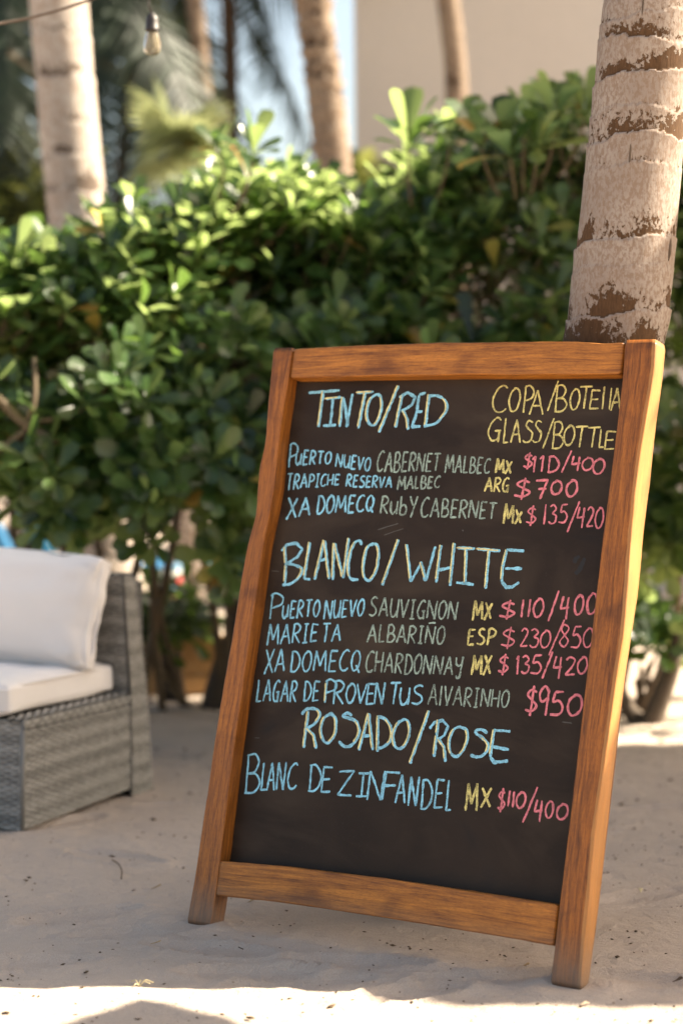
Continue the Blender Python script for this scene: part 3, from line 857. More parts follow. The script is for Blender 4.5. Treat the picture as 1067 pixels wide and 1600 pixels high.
heading('z10', [['s', (150, 216), (140, 300), (126, 408)], ['n', (104, 262), (130, 230), (170, 218), (200, 250), (180, 295), (140, 325)], ['s', (150, 318), (180, 360), (186, 435)],
  [(268, 252), (232, 265), (207, 320), (212, 385), (240, 408), (275, 380), (300, 320), (295, 270), (265, 252)],
  [(405, 285), (377, 267), (348, 270), (346, 287), (378, 309), (408, 345), (401, 379), (372, 406), (340, 408), (317, 398)],
  ['s', (440, 268), (428, 340), (420, 410)], ['n', (420, 410), (440, 438), (512, 430)], ['n', (436, 270), (524, 276)], ['n', (432, 355), (516, 372)]])

Bl, Gr, Ye, Pi = 'blue', 'green', 'yellow', 'pink'
# right column headings
letters(Ye, 'z6', [('C', 197, 272, 240, 362), ('O', 272, 330, 252, 358), ('P', 338, 392, 240, 362), ('A', 368, 438, 262, 372), ('/', 450, 500, 218, 356), ('B', 482, 545, 238, 358), ('O', 550, 600, 255, 350),
  ('T', 592, 656, 244, 345), ('E', 640, 692, 262, 345), ('l', 690, 720, 245, 348), ('l', 722, 752, 250, 350), ('A', 738, 790, 252, 355)], w=2.3)
letters(Ye, 'z6', [('G', 178, 246, 385, 490), ('L', 250, 282, 388, 500), ('A', 283, 335, 395, 500), ('s', 338, 388, 400, 498), ('s', 382, 428, 400, 497), ('/', 430, 480, 388, 526), ('B', 470, 530, 405, 525), ('O', 522, 577, 422, 510),
  ('T', 572, 636, 425, 520), ('T', 628, 692, 430, 522), ('L', 684, 714, 438, 520), ('E', 708, 762, 448, 528)], w=2.3)
# red wines
letters(Bl, 'z5', [('P', 168, 222, 575, 700)])
word(Bl, 'z5', 'uERTO', 205, 396, 605, 622, 690, 680)
word(Bl, 'z5', 'NUEVO', 415, 600, 628, 655, 696, 722)
word(Gr, 'z5', 'CABERNET', 628, 964, 618, 630, 725, 718)
word(Gr, 'p', 'MALBEC', 695, 767, 710, 717, 739, 739, w=2.3)
word(Ye, 'z6', 'MX', 215, 290, 572, 585, 640, 638, w=2.9)
letters(Pi, 'z6', [('$', 340, 385, 548, 615), ('1', 375, 410, 562, 635), ('1', 408, 448, 560, 632), ('D', 450, 505, 562, 632), ('/', 515, 560, 535, 635), ('4', 556, 606, 560, 622), ('0', 606, 660, 568, 625), ('0', 655, 712, 572, 642)], w=2.6)
word(Bl, 'z5', 'TRAPICHE', 158, 440, 735, 738, 820, 790)
word(Bl, 'z5', 'RESERVA', 470, 712, 740, 752, 800, 808)
word(Gr, 'z5', 'MALBEC', 736, 962, 745, 750, 818, 806)
word(Ye, 'z6', 'ARG', 165, 280, 655, 660, 720, 722, w=2.6)
letters(Pi, 'z6', [('$', 298, 376, 665, 750), ('7', 392, 452, 668, 752), ('0', 465, 518, 672, 735), ('0', 534, 588, 670, 745)], w=3.0)
word(Bl, 'z5', 'XA', 160, 290, 858, 862, 968, 950, w=3.1)
word(Bl, 'z5', 'DOMECQ', 316, 618, 850, 848, 942, 930, w=2.8)
word(Gr, 'z5', 'RubY', 648, 842, 850, 850, 940, 952)
word(Gr, 'p', 'CABERNET', 657, 777, 776, 786, 807, 811)
word(Ye, 'z6', 'Mx', 250, 338, 772, 800, 866, 866, w=3.2)
letters(Pi, 'z6', [('$', 352, 402, 790, 870), ('i', 428, 452, 780, 870), ('3', 455, 496, 782, 868), ('5', 500, 545, 780, 862), ('/', 540, 596, 765, 906), ('4', 582, 626, 790, 878), ('2', 626, 664, 792, 882), ('0', 664, 708, 795, 888)], w=2.4)
# white wines
letters(Bl, 'z7', [('P', 128, 200, 336, 460)])
word(Bl, 'z7', 'uERTO', 190, 380, 372, 370, 460, 448)
word(Bl, 'z7', 'NUEVO', 396, 598, 370, 368, 462, 446)
word(Gr, 'z7', 'SAUVIGNON', 616, 1054, 356, 380, 448, 468)
word(Ye, 'z8', 'MX', 160, 246, 325, 338, 412, 402, w=3.2)
letters(Pi, 'z8', [('$', 274, 346, 330, 402), ('i', 362, 388, 322, 398), ('i', 388, 422, 320, 398), ('0', 420, 468, 318, 398), ('/', 486, 532, 284, 416), ('4', 535, 582, 308, 400), ('0', 596, 640, 302, 388), ('0', 650, 700, 295, 385)], w=2.8)
word(Bl, 'z7', 'MARIE', 118, 372, 485, 490, 590, 570)
word(Bl, 'z7', 'TA', 384, 484, 485, 487, 578, 566)
word(Gr, 'z7', 'ALBARIN~O', 608, 992, 488, 500, 575, 586)
word(Ye, 'z8', 'ESP', 137, 262, 450, 448, 515, 518, w=2.8)
letters(Pi, 'z8', [('$', 280, 346, 446, 528), ('2', 364, 402, 446, 525), ('3', 405, 448, 448, 528), ('0', 450, 498, 455, 530), ('/', 488, 556, 408, 562), ('8', 532, 580, 430, 525), ('5', 582, 632, 438, 528), ('0', 634, 682, 445, 528)], w=2.2)
word(Bl, 'z7', 'XA', 104, 212, 612, 612, 730, 718)
word(Bl, 'z7', 'DOMECQ', 230, 580, 620, 615, 718, 718)
word(Gr, 'p', 'CHARDONNAy', 571, 724, 1017, 1028, 1050, 1055)
word(Ye, 'z8', 'MX', 155, 244, 560, 562, 645, 642, w=3.2)
letters(Pi, 'z8', [('$', 268, 318, 562, 640), ('1', 343, 368, 565, 645), ('3', 368, 408, 565, 640), ('5', 408, 462, 562, 640), ('/', 460, 506, 545, 662), ('4', 505, 550, 565, 655), ('2', 556, 606, 570, 648), ('0', 610, 656, 570, 642)], w=2.5)
word(Bl, 'z7', 'LAGAR', 65, 270, 758, 768, 866, 868)
word(Bl, 'z7', 'DE', 294, 380, 768, 772, 862, 862)
letters(Bl, 'z9', [('P', 488, 556, 5, 125), ('R', 535, 600, 12, 132), ('O', 600, 655, 28, 128), ('V', 655, 712, 28, 130), ('E', 706, 756, 28, 134), ('N', 750, 806, 22, 134), ('T', 826, 890, 22, 134), ('U', 880, 936, 48, 138), ('S', 942, 1008, 36, 134)], w=2.7)
_m = MB(); stroke(_m, ['s', zc('z9', 497, 25), zc('z9', 491, 118)], 1.8, .0011); _m.build('chalk_highlight', M_ch['cream'], wpanel, smooth=False)
word(Gr, 'z10', 'AlVARINHO', 95, 522, 32, 66, 140, 152, w=2.2)
letters(Pi, 'z10', [('$', 598, 668, 48, 182), ('9', 666, 732, 42, 195), ('5', 728, 806, 70, 190), ('0', 818, 900, 85, 194)], w=3.0)
# rosé
letters(Bl, 'z9', [('B', 74, 166, 396, 596), ('L', 160, 200, 440, 582), ('A', 190, 240, 440, 584), ('N', 240, 292, 438, 580), ('C', 296, 354, 442, 576)], w=2.7)
letters(Bl, 'z9', [('D', 405, 478, 450, 586), ('E', 470, 534, 462, 592)], w=2.7)
letters(Bl, 'z9', [('Z', 558, 646, 482, 610), ('I', 654, 726, 495, 614), ('N', 712, 806, 482, 634), ('F', 790, 884, 488, 634), ('A', 858, 920, 502, 650), ('N', 926, 984, 512, 664), ('D', 988, 1056, 528, 678)], w=2.9)
letters(Bl, 'z10', [('E', 126, 184, 528, 674), ('L', 188, 228, 530, 688)], w=2.7)
letters(Ye, 'z10', [('M', 290, 360, 548, 690), ('X', 370, 426, 570, 670)], w=3.2)
letters(Pi, 'z10', [('$', 455, 500, 580, 688), ('i', 506, 528, 585, 668), ('i', 528, 552, 590, 672), ('0', 552, 606, 592, 676), ('/', 588, 666, 566, 752), ('4', 645, 698, 632, 738), ('0', 704, 750, 640, 728), ('0', 762, 826, 655, 735)], w=2.7)
# erased marks and streaks
for pts, w in (([(897, 880), (899, 874), (905, 869)], 5.5), ([(898, 897), (906, 888), (913, 872)], 5.5)):
    _m = MB(); stroke(_m, pts, w, .0003); _m.build('erased_mark', M_ch['smudge'], wpanel, smooth=False)
for pts, w in (([(424, 892), (436, 893)], 1.0), ([(590, 828), (622, 818)], 1.3), ([(600, 836), (630, 826)], 1.0), ([(878, 1128), (893, 1130)], 1.2), ([(722, 828), (724, 830)], 2.2), ([(398, 1153), (406, 1153)], .8)):
    _m = MB(); stroke(_m, pts, w, .0004); _m.build('chalk_streak', M_ch['dust'], wpanel, smooth=False)

# ================================================================== PALMS
def sweep_trunk(axis, radii, rings, nseg, parent, mat, seed=0., lip=.006, zs=None, wob=.004, name='trunk', band=.03):
    """axis(z)->(x,y); radii(z); rings: list of (z, strength, band)"""
    A = np.linspace(0, 2 * math.pi, nseg, endpoint=False)
    ca, sa = np.cos(A), np.sin(A)
    V = []; Tn = []
    for z in zs:
        x0, y0 = axis(z); r = radii(z)
        rr = np.full(nseg, r); tn = np.zeros(nseg)
        for k in range(nseg):
            rr[k] += noise.noise((ca[k] * 1.2 + seed, sa[k] * 1.2, z * 3)) * wob
            for (rz, st, bd, sl) in rings:
                zz = rz + sl * (ca[k] * .02) + noise.noise((ca[k] * 1.6 + rz * 9 + seed, sa[k] * 1.6, rz)) * .022 + noise.noise((ca[k] * 9 + rz * 9, sa[k] * 9, rz)) * .004
                d = z - zz
                if -.10 < d < .16:
                    loc = .55 + 1.3 * noise.noise((ca[k] * 1.1 + rz * 13, sa[k] * 1.1 + 3, seed))
                    loc = min(1.2, max(.15, loc)) * st
                    if d < 0: rr[k] += lip * loc * math.exp(d / .03)
                    else: rr[k] -= lip * .55 * loc * math.exp(-d / .035)
                    if 0 <= d < bd * 1.6: tn[k] = max(tn[k], loc * 1.05 * (1 - d / (bd * 1.6)) + .12)
                    elif -.006 < d < 0: tn[k] = min(tn[k], -.4)
        V.append(np.stack([x0 + rr * ca, y0 + rr * sa, np.full(nseg, z)], -1)); Tn.append(tn)
    n = len(zs)
    V = np.concatenate(V); Tn = np.concatenate(Tn)
    mb = MB()
    idx = np.arange(n * nseg).reshape(n, nseg)
    fs = []
    for i in range(n - 1):
        a = idx[i]; b = idx[i + 1]
        fs += list(zip(a.tolist(), np.roll(a, -1).tolist(), np.roll(b, -1).tolist(), b.tolist()))
    mb.add(V.tolist(), fs, Tn.tolist())
    mb.f.append(tuple(idx[-1].tolist())); mb.m.append(0)
    return mb.build(name, mat, parent)

def frond_mesh(name, L=2.6, n=46, droop=1.0, leaf=.62, seed=0, wleaf=.032):
    rd = random.Random(seed); mb = MB()
    pts = []
    for i in range(15):
        t = i / 14
        pts.append(Vector((L * (t - .12 * t * t * droop), 0, L * (.42 * t - .62 * t * t * droop))))
    mb.tube(pts, [.022 * (1 - .85 * i / 14) for i in range(15)], 5, .2)
    for i in range(n):
        t = .14 + .86 * i / (n - 1)
        f = t * 14; k = min(13, int(f)); P = pts[k].lerp(pts[k + 1], f - k); tg = (pts[k + 1] - pts[k]).normalized()
        ll = leaf * math.sin(math.pi * (.12 + .80 * t)) ** .7 * rd.uniform(.85, 1.1)
        for sd in (-1, 1):
            side = Vector((0, sd, 0)); d = (tg * rd.uniform(.45, .65) + side * .8 + Vector((0, 0, rd.uniform(-.15, .12)))).normalized()
            wv = tg.cross(Vector((0, 0, 1))).cross(d).normalized() if False else tg
            w_ = wleaf * (.6 + .5 * math.sin(math.pi * t))
            q = []
            segs = 3
            for s_ in range(segs + 1):
                u = s_ / segs
                c = P + d * ll * u + Vector((0, 0, -.42 * ll * u * u * droop))
                ww = w_ * (1 - u ** 1.5) * .5 + .001
                q += [c - tg * ww, c + tg * ww]
            tn = rd.uniform(0, .85)
            mb.add(q, [(2 * s_, 2 * s_ + 1, 2 * s_ + 3, 2 * s_ + 2) for s_ in range(segs)], tn)
    return mb.mesh(name)
FROND = [frond_mesh('frond_a', seed=1, wleaf=.05), frond_mesh('frond_b', droop=1.35, seed=2, wleaf=.05), frond_mesh('frond_c', droop=.7, L=2.9, seed=3, wleaf=.05)]
FROND_N = [frond_mesh('frond_near_a', L=1.9, droop=1.3, leaf=.5, seed=5)]
for fm in FROND: fm.materials.append(M_frond_far)
for fm in FROND_N: fm.materials.append(M_frond)
def crown(t, top, n, seed, scale=1.0, meshes=FROND, low=-35, high=65, az=None):
    rd = random.Random(seed); base = world_loc(t)
    for i in range(n):
        o = bpy.data.objects.new('frond', rd.choice(meshes)); C.objects.link(o); o.parent = t
        o.location = Vector(top) - base
        a = (i / n * 360 + rd.uniform(-15, 15)) if az is None else az[i % len(az)] + rd.uniform(-12, 12)
        e = rd.uniform(low, high)
        o.rotation_euler = (R(rd.uniform(-20, 20)), R(-e), R(a))
        s_ = scale * rd.uniform(.85, 1.15); o.scale = (s_, s_, s_)

# nearest palm, behind the sign
def near_palm():
    D = 4.52
    tz = [at_y(964.5, 506, D), at_y(982, 337, D), at_y(995, 192, D), at_y(1014, 13, D)]
    zz = np.array([0, .5] + [p.z for p in tz] + [4.0, 7.4]); xx = np.array([.34, .44] + [p.x for p in tz] + [1.05, 1.35])
    yy = np.array([D + .08, D + .03, D, D, D, D, D + .1, D + .5])
    ax = lambda z: (float(np.interp(z, zz, xx)), float(np.interp(z, zz, yy)))
    rad = lambda z: float(np.interp(z, [0, .25, 1.2, 1.36, 1.6, 2.1, 4, 7.4], [.165, .135, .118, .1155, .1095, .106, .10, .085]))
    t = thing('coconut_palm', 'nearest palm, pale ringed trunk with brown scars standing right behind the menu board', 'palm tree', (xx[0], yy[0], 0))
    zpx = lambda y: at_y(985, y, D - .1).z
    rings = [(zpx(y), st, bd, sl) for y, st, bd, sl in ((18, .5, .015, .3), (60, .75, .035, -.8), (112, 1.05, .032, .5), (168, .4, .01, .2), (210, 1.05, .05, .4), (259, .45, .012, .1), (372, 1.15, .058, .5), (416, .45, .012, .4), (488, .95, .05, .9), (545, 1.1, .06, .3), (600, .7, .05, .2))]
    zlist = list(np.arange(0, 1.30, .02)) + list(np.arange(1.30, 2.14, .0035)) + list(np.arange(2.14, 7.4, .05))
    z = .06
    rd = random.Random(3)
    while z < 1.2: rings.append((z, rd.uniform(.5, 1), .03, rd.uniform(-1, 1))); z += rd.uniform(.08, .14)
    z = 2.2
    while z < 7.3: rings.append((z, rd.uniform(.5, 1), .03, rd.uniform(-1, 1))); z += rd.uniform(.09, .16)
    rings = sorted(rings)
    # per height only near rings matter: pre-filter by slicing the trunk
    sweep_trunk(ax, rad, RingList(rings), 200, t, M_trunk, 2.2, .0048, zlist)
    # splits in bark
    mb = MB()
    for (px, y0, y1, w) in ((975, 228, 275, .0022), (1039, 373, 412, .0045), (994, 8, 40, .0015)):
        pts = []
        for k in range(9):
            yy_ = y0 + (y1 - y0) * k / 8; P = at_y(px + (y0 - yy_) * .08, yy_, D)
            cx, cy = ax(P.z); dx = P.x - cx; r = rad(P.z); pts.append(Vector((P.x, cy - math.sqrt(max(1e-5, r * r - dx * dx)) - .0005, P.z)))
        mb.tube(pts, [w * (.15 + math.sin(math.pi * (k + .2) / 8.6)) for k in range(9)], 6)
    mb.build('bark_split', M_twig_dark, t)
    crown(t, (1.35, D + .5, 7.4), 14, 11, 1.0)
class RingList(list):
    pass
_old = sweep_trunk
def sweep_trunk(axis, radii, rings, nseg, parent, mat, seed=0., lip=.006, zs=None, wob=.004, name='trunk', band=.03):
    # vectorised over angle using cached noise per ring
    A = np.linspace(0, 2 * math.pi, nseg, endpoint=False); ca, sa = np.cos(A), np.sin(A)
    pre = []
    for (rz, st, bd, sl) in rings:
        zz = np.array([rz + sl * (ca[k] * .02) + noise.noise((ca[k] * 1.6 + rz * 9 + seed, sa[k] * 1.6, rz)) * .022 + noise.noise((ca[k] * 9 + rz * 9, sa[k] * 9, rz)) * .005 for k in range(nseg)])
        loc = np.array([.62 + 1.3 * noise.noise((ca[k] * 1.1 + rz * 13, sa[k] * 1.1 + 3, seed)) for k in range(nseg)])
        bdv = np.array([bd * (1 + 1.0 * noise.noise((ca[k] * 2.3 + rz * 5, sa[k] * 2.3, seed + 4))) for k in range(nseg)])
        pre.append((rz, zz, np.clip(loc, .42, 1.1) * st, np.clip(bdv, .004, 1)))
    V = []; Tn = []
    for z in zs:
        x0, y0 = axis(z); r = radii(z)
        w = np.array([noise.noise((ca[k] * 1.2 + seed, sa[k] * 1.2, z * 3)) for k in range(0, nseg, 4)])
        rr = r + np.interp(np.arange(nseg), np.arange(0, nseg, 4), w) * wob
        tn = np.zeros(nseg)
        for rz, zz, loc, bd in pre:
            if abs(z - rz) > .22: continue
            d = z - zz
            rr = rr + np.where(d < 0, lip * loc * np.exp(np.minimum(d, 0) / .03), -lip * .5 * loc * np.exp(-np.maximum(d, 0) / .035))
            tn = np.where((d >= 0) & (d < bd * 1.7), np.maximum(tn, loc * 1.0 * (1 - (d / (bd * 1.5)) ** 1.5) + .0), tn)
            tn = np.where((d < 0) & (d > -.005), np.minimum(tn, -.5), tn)
        V.append(np.stack([x0 + rr * ca, y0 + rr * sa, np.full(nseg, z)], -1)); Tn.append(tn)
    n = len(zs); V = np.concatenate(V); Tn = np.concatenate(Tn)
    mb = MB(); idx = np.arange(n * nseg).reshape(n, nseg); fs = []
    for i in range(n - 1):
        a = idx[i]; b = idx[i + 1]
        fs += list(zip(a.tolist(), np.roll(a, -1).tolist(), np.roll(b, -1).tolist(), b.tolist()))
    mb.add(V.tolist(), fs, Tn.tolist())
    mb.f.append(tuple(idx[-1].tolist())); mb.m.append(0)
    return mb.build(name, mat, parent)
near_palm()

def far_palm(name, label, pts_px, D, w_px, top_z, mat, nfr, seed, ring_gap=.11, sc=1.0, low=-35, high=65, nseg=32, lip=.006, az=None, group=None):
    """pts_px: centre line pixels from bottom to top at depth D"""
    P = [at_y(x, y, D) for x, y in pts_px]
    z = np.array([p.z for p in P]); x = np.array([p.x for p in P])
    sl0 = (x[1] - x[0]) / (z[1] - z[0]); sl1 = (x[-1] - x[-2]) / (z[-1] - z[-2])
    zz = np.concatenate([[0], z, [top_z]]); xx = np.concatenate([[x[0] - sl0 * z[0] * .8], x, [x[-1] + sl1 * (top_z - z[-1]) * 1.1]])
    ax = lambda q: (float(np.interp(q, zz, xx)), D)
    r0 = w_px / F_PX * D / 2
    rad = lambda q: r0 * (1.5 - .5 * min(1, q / .6)) * (1 - .035 * q) * 1.04
    t = thing(name, label, 'palm tree', (xx[0], D, 0), group)
    rd = random.Random(seed); rings = []; q = .05
    while q < top_z - .1: rings.append((q, rd.uniform(.8, 1.25), .045 * rd.uniform(.6, 1.5), rd.uniform(-1, 1))); q += ring_gap * rd.uniform(.75, 1.3)
    sweep_trunk(ax, rad, rings, nseg, t, mat, seed * .7, lip, list(np.arange(0, top_z, .018)))
    if nfr: crown(t, (xx[-1], D, top_z), nfr, seed, sc, low=low, high=high, az=az)
    return t
far_palm('coconut_palm', 'thick pale palm trunk at far left rising behind the hedge', [(122, 330), (108, 200), (92, 0)], 9.0, 96, 6.6, M_trunk2, 9, 21, .16, nseg=64)
far_palm('coconut_palm', 'curved ringed palm trunk just left of the beige building wall', [(520, 250), (505, 120), (488, 0)], 10.5, 60, 6.0, M_trunk3, 8, 22, .085, lip=.020, nseg=48)
far_palm('coconut_palm', 'slim brown palm trunk left of the ringed trunk, close to the hanging bulb', [(322, 230), (314, 100), (304, 0)], 13.0, 30, 7.2, M_trunk3, 6, 23, .12)
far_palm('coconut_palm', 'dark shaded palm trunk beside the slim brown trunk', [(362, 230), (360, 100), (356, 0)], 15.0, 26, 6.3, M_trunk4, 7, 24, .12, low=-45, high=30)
far_palm('coconut_palm', 'thin greenish palm trunk in front of the beige building wall', [(716, 260), (712, 110), (700, 0)], 12.0, 38, 6.4, M_trunk3, 9, 25, .09, sc=.8, lip=.008)
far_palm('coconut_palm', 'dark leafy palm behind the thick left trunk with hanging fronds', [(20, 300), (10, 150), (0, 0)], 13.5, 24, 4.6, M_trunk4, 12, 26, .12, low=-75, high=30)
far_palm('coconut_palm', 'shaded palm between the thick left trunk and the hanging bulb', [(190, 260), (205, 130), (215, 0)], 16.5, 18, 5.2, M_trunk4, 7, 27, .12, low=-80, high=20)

# fan palm, sunlit, centre left
def fan_palm():
    D = 11.0; c = at_y(272, 236, D)
    t = thing('fan_palm', 'small sunlit yellow green fan palm left of the slim brown trunk', 'palm tree', (c.x, D, 0))
    mb = MB(); mb.tube([(c.x + .08, D, 0), (c.x + .05, D, .8), (c.x + .02, D, 1.6), (c.x, D, c.z - .3)], [.11, .09, .08, .07], 10); mb.build('trunk', M_trunk2, t)
    rd = random.Random(5)
    def fan():
        mb = MB()
        n = 26
        for i in range(n):
            a = R(-130 + 260 * i / (n - 1)); d = Vector((math.cos(a), math.sin(a), 0))
            L = .27 * rd.uniform(.85, 1.05); s_ = Vector((-d.y, d.x, 0))
            q = []
            for k in range(5):
                u = k / 4; cc = d * (L * u) + Vector((0, 0, -.30 * L * u * u)); ww = .010 * math.sin(math.pi * min(1, .12 + .85 * u)) + .001
                q += [cc - s_ * ww, cc + s_ * ww]
            mb.add(q, [(2 * k, 2 * k + 1, 2 * k + 3, 2 * k + 2) for k in range(4)], rd.uniform(0, .9))
        mb.tube([(-.22, 0, -.05), (-.12, 0, -.01), (0, 0, 0)], .01, 5)
        m_ = mb.mesh('fan_leaf'); m_.materials.append(M_fan); return m_
    fans = [fan(), fan()]
    for i in range(13):
        o = bpy.data.objects.new('fan_leaf', rd.choice(fans)); C.objects.link(o); o.parent = t
        a = rd.uniform(0, 360); e = rd.uniform(-30, 85)
        dirv = Vector((math.cos(R(e)) * math.cos(R(a)), math.cos(R(e)) * math.sin(R(a)), math.sin(R(e))))
        o.location = Vector((0, 0, c.z)) + dirv * .16
        o.rotation_euler = (R(rd.uniform(-25, 25)), R(-e), R(a))
fan_palm()

# ================================================================== HEDGE SHRUBS
def leaf_mesh(name, L=.115, Wd=.042, fold=.18, curl=.12, seed=0):
    """obovate leaf along +x, broad rounded end, folded on the midrib"""
    mb = MB(); n = 6
    q = []
    prof_ = [.10, .22, .46, .78, 1.0, .86, .0]
    xs_ = [0, .2, .42, .63, .82, .95, 1.0]
    for u, w in zip(xs_, prof_):
        hw = Wd / 2 * w
        z = -curl * L * u * u + .03 * L * math.sin(u * 3)
        q += [(L * u, -hw, z + hw * fold), (L * u, 0, z), (L * u, hw, z + hw * fold)]
    fs = []
    for i in range(6):
        a = 3 * i
        fs += [(a, a + 3, a + 4, a + 1), (a + 1, a + 4, a + 5, a + 2)]
    return q, fs
LEAF = [leaf_mesh('l', .150, .058, .2, .10), leaf_mesh('l', .135, .052, .3, .22), leaf_mesh('l', .165, .056, .12, -.05), leaf_mesh('l', .120, .048, .35, .18)]
LEAF_ME = []
for k, (q, fs) in enumerate(LEAF):
    for mm in (M_leaf, M_leaf_dark):
        mb = MB(); mb.add(q, fs, 0.0); m_ = mb.mesh('leaf'); m_.materials.append(mm); LEAF_ME.append(m_)
LQ = [np.array(q) for q, _ in LEAF]; LF = [f for _, f in LEAF]

def rosette_frames(rd, P, axis, n=10, spread=(35, 80), size=1.0):
    """leaf matrices (rotation, location, scale) of a whorl round 'axis'"""
    axis = axis.normalized(); a = axis.orthogonal().normalized(); b = axis.cross(a)
    out = []
    ph = rd.uniform(0, 6.28)
    for i in range(n):
        an = ph + i * 2.399963; tilt = R(spread[0] + (spread[1] - spread[0]) * (1 - i / n) + rd.uniform(-10, 10))
        d = axis * math.cos(tilt) + (a * math.cos(an) + b * math.sin(an)) * math.sin(tilt)
        nrm = (axis - d * axis.dot(d)).normalized()
        if nrm.length < .5: nrm = Vector((0, 0, 1))
        side = nrm.cross(d).normalized()
        M = Matrix((d, side, nrm)).transposed()
        out.append((M, P + axis * (.012 * i / n), size * rd.uniform(.8, 1.1), rd.randrange(4)))
    return out

def shrub(label, cx, D, halfw, depth, top_px, seed, dens=1.0, zlow=.45, extra=(), nparts=230, size=1.0, lowgap=None):
    rd = random.Random(seed)
    t = thing('hedge_shrub', label, 'shrub', (cx, D, 0), 'whorled leaf shrubs making up the hedge')
    base = Vector((cx, D, 0))
    ztop = lambda x: float(np.interp(x, *top_px))
    # main stems
    stems = []
    mbs = MB()
    for s_ in range(5 if lowgap else 7):
        a = rd.uniform(0, 6.28); bx = cx + rd.uniform(-.35, .35) * halfw; by = D + rd.uniform(.35, .75)
        tx = cx + math.cos(a) * halfw * .8; ty = D + math.sin(a) * depth * .35; zt = ztop(tx) * rd.uniform(.7, .9)
        P0 = Vector((bx, by, -.02)); P3 = Vector((tx, ty, zt)); Pm = P0.lerp(P3, .45) + Vector((rd.uniform(-.12, .12), rd.uniform(-.08, .08), rd.uniform(-.15, .05)))
        pts = [Vector(p) for p in ((P0), P0.lerp(Pm, .5) + Vector((rd.uniform(-.04, .04), 0, .04)), Pm, Pm.lerp(P3, .5) + Vector((0, 0, .05)), P3)]
        fine = [Vector(v) for v in catmull([tuple(p) for p in pts], .12)]
        r0 = rd.uniform(.012, .024); mbs.tube(fine, [r0 * (1 - .65 * i / (len(fine) - 1)) for i in range(len(fine))], 7)
        stems.append(fine)
    allst = [p for f in stems for p in f]
    ros = []
    n = int(270 * dens * halfw / .4)
    tries = 0
    while len(ros) < n and tries < n * 30:
        tries += 1
        x = cx + rd.uniform(-1, 1) * halfw * 1.12
        zt = ztop(x); z = rd.uniform(zlow, zt)
        u = (z - zlow) / max(.1, zt - zlow)
        prof_ = math.sin(math.pi * min(1, .22 + .62 * u)) ** .6
        fy = (1 - rd.random() ** 2.2) if rd.random() < .75 else rd.random()
        y = D - depth * 1.2 * prof_ * (fy - .36) + (u - .5) * .6
        gap = noise.noise((x * 3.2, y * 3.2, z * 3.2 + seed * .1))
        if gap < -.07 - .08 * u + .5 * max(0, .6 - u): continue
        if lowgap and lowgap(x, z, rd): continue
        P = Vector((x, y, z))
        if any((P - q[0]).length_squared < .0055 for q in ros[-90:]): continue
        out = Vector((x - cx, (y - D) * 1.2 - .15, (z - (zlow + zt) / 2) * .9 + .55 + rd.uniform(-.1, .3)))
        ax = (out.normalized() + Vector((rd.uniform(-.45, .45), rd.uniform(-.45, .45), rd.uniform(-.2, .35)))).normalized()
        ros.append((P, ax, rd.uniform(.78, 1.12) * size))
    for P, ax, s_ in extra: ros.append((P, ax, s_))
    # twigs to the stems
    for P, ax, s_ in ros:
        q = min(allst, key=lambda c: (c - P).length_squared + (.3 if c.z > P.z else 0))
        L = (q - P).length
        if L > .22: q = P.lerp(q, .22 / L) - Vector((0, -.03, .03))
        mid = P.lerp(q, .5) - ax * .06
        mbs.tube([P, P - ax * .05, mid, q], [.0030, .0038, .0045, .006], 4, cap=False)
    st = mbs.build('stems', M_twig, t); st['kind'] = 'stuff'
    # leaves: whorls nearest the camera are single leaves, the rest one part
    score = sorted(range(len(ros)), key=lambda i: ros[i][0].y - .25 * ros[i][0].z - (9 if i >= len(ros) - len(extra) else 0))
    single = set(); cnt = 0
    mb = MB()
    for rank, i in enumerate(score):
        P, ax, s_ = ros[i]
        nl = rd.randint(8, 12)
        fr = rosette_frames(rd, P, ax, nl, ((rd.uniform(22, 40), rd.uniform(72, 95)) if i < len(ros) - len(extra) else (14, 74)), s_)
        one = cnt + nl <= nparts
        for M, loc, sc, k in fr:
            if one:
                o = bpy.data.objects.new('leaf', LEAF_ME[2 * k + (0 if rd.random() < .7 else 1)]); C.objects.link(o); o.parent = t
                o.matrix_local = Matrix.Translation(loc - base) @ M.to_4x4() @ Matrix.Scale(sc, 4); cnt += 1
            else:
                m3 = np.array(M) * sc
                v = LQ[k] @ m3.T + np.array(loc)
                mb.add(v.tolist(), LF[k], rd.random(), 0 if rd.random() < (.72 if P.y < D + .1 else .1) else 1)  # rear leaves mostly take the darker green, painting in the hedge's inner shade
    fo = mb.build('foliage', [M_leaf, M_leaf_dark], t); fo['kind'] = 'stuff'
    return t

def tops(D, pts):
    P = [at_y(x, y, D) for x, y in pts]
    return np.array([p.x for p in P]), np.array([p.z for p in P])
def X(px, D): return (px - 533.5) / F_PX * D
def ex(px, py, D, lean=(0, -.25, 1), s=1.2): return (at_y(px, py, D), Vector(lean).normalized(), s)
TPO = [(-150, 330), (0, 335), (90, 345), (140, 330), (200, 290), (250, 320), (300, 260), (340, 225), (420, 235), (500, 262), (580, 262), (640, 235), (700, 215), (780, 190), (860, 150), (920, 130), (1000, 200), (1067, 240), (1200, 260)]
TP = [(x, y + (28 if x < 560 else 22 if x < 720 else 4)) for x, y in TPO]
gap_l = lambda x, z, rd: z < .82 + .10 * math.sin(x * 9) and rd.random() < .98
gap_m = lambda x, z, rd: z < .50 + .1 * math.sin(x * 7) and rd.random() < .85
shrub('leftmost hedge shrub, whorled leaves behind the white sofa cushion', X(20, 7.3), 7.3, .50, .95, tops(7.0, TP), 31, zlow=.45, lowgap=lambda x, z, rd: z < 1.0 + .05 * math.sin(x * 9))
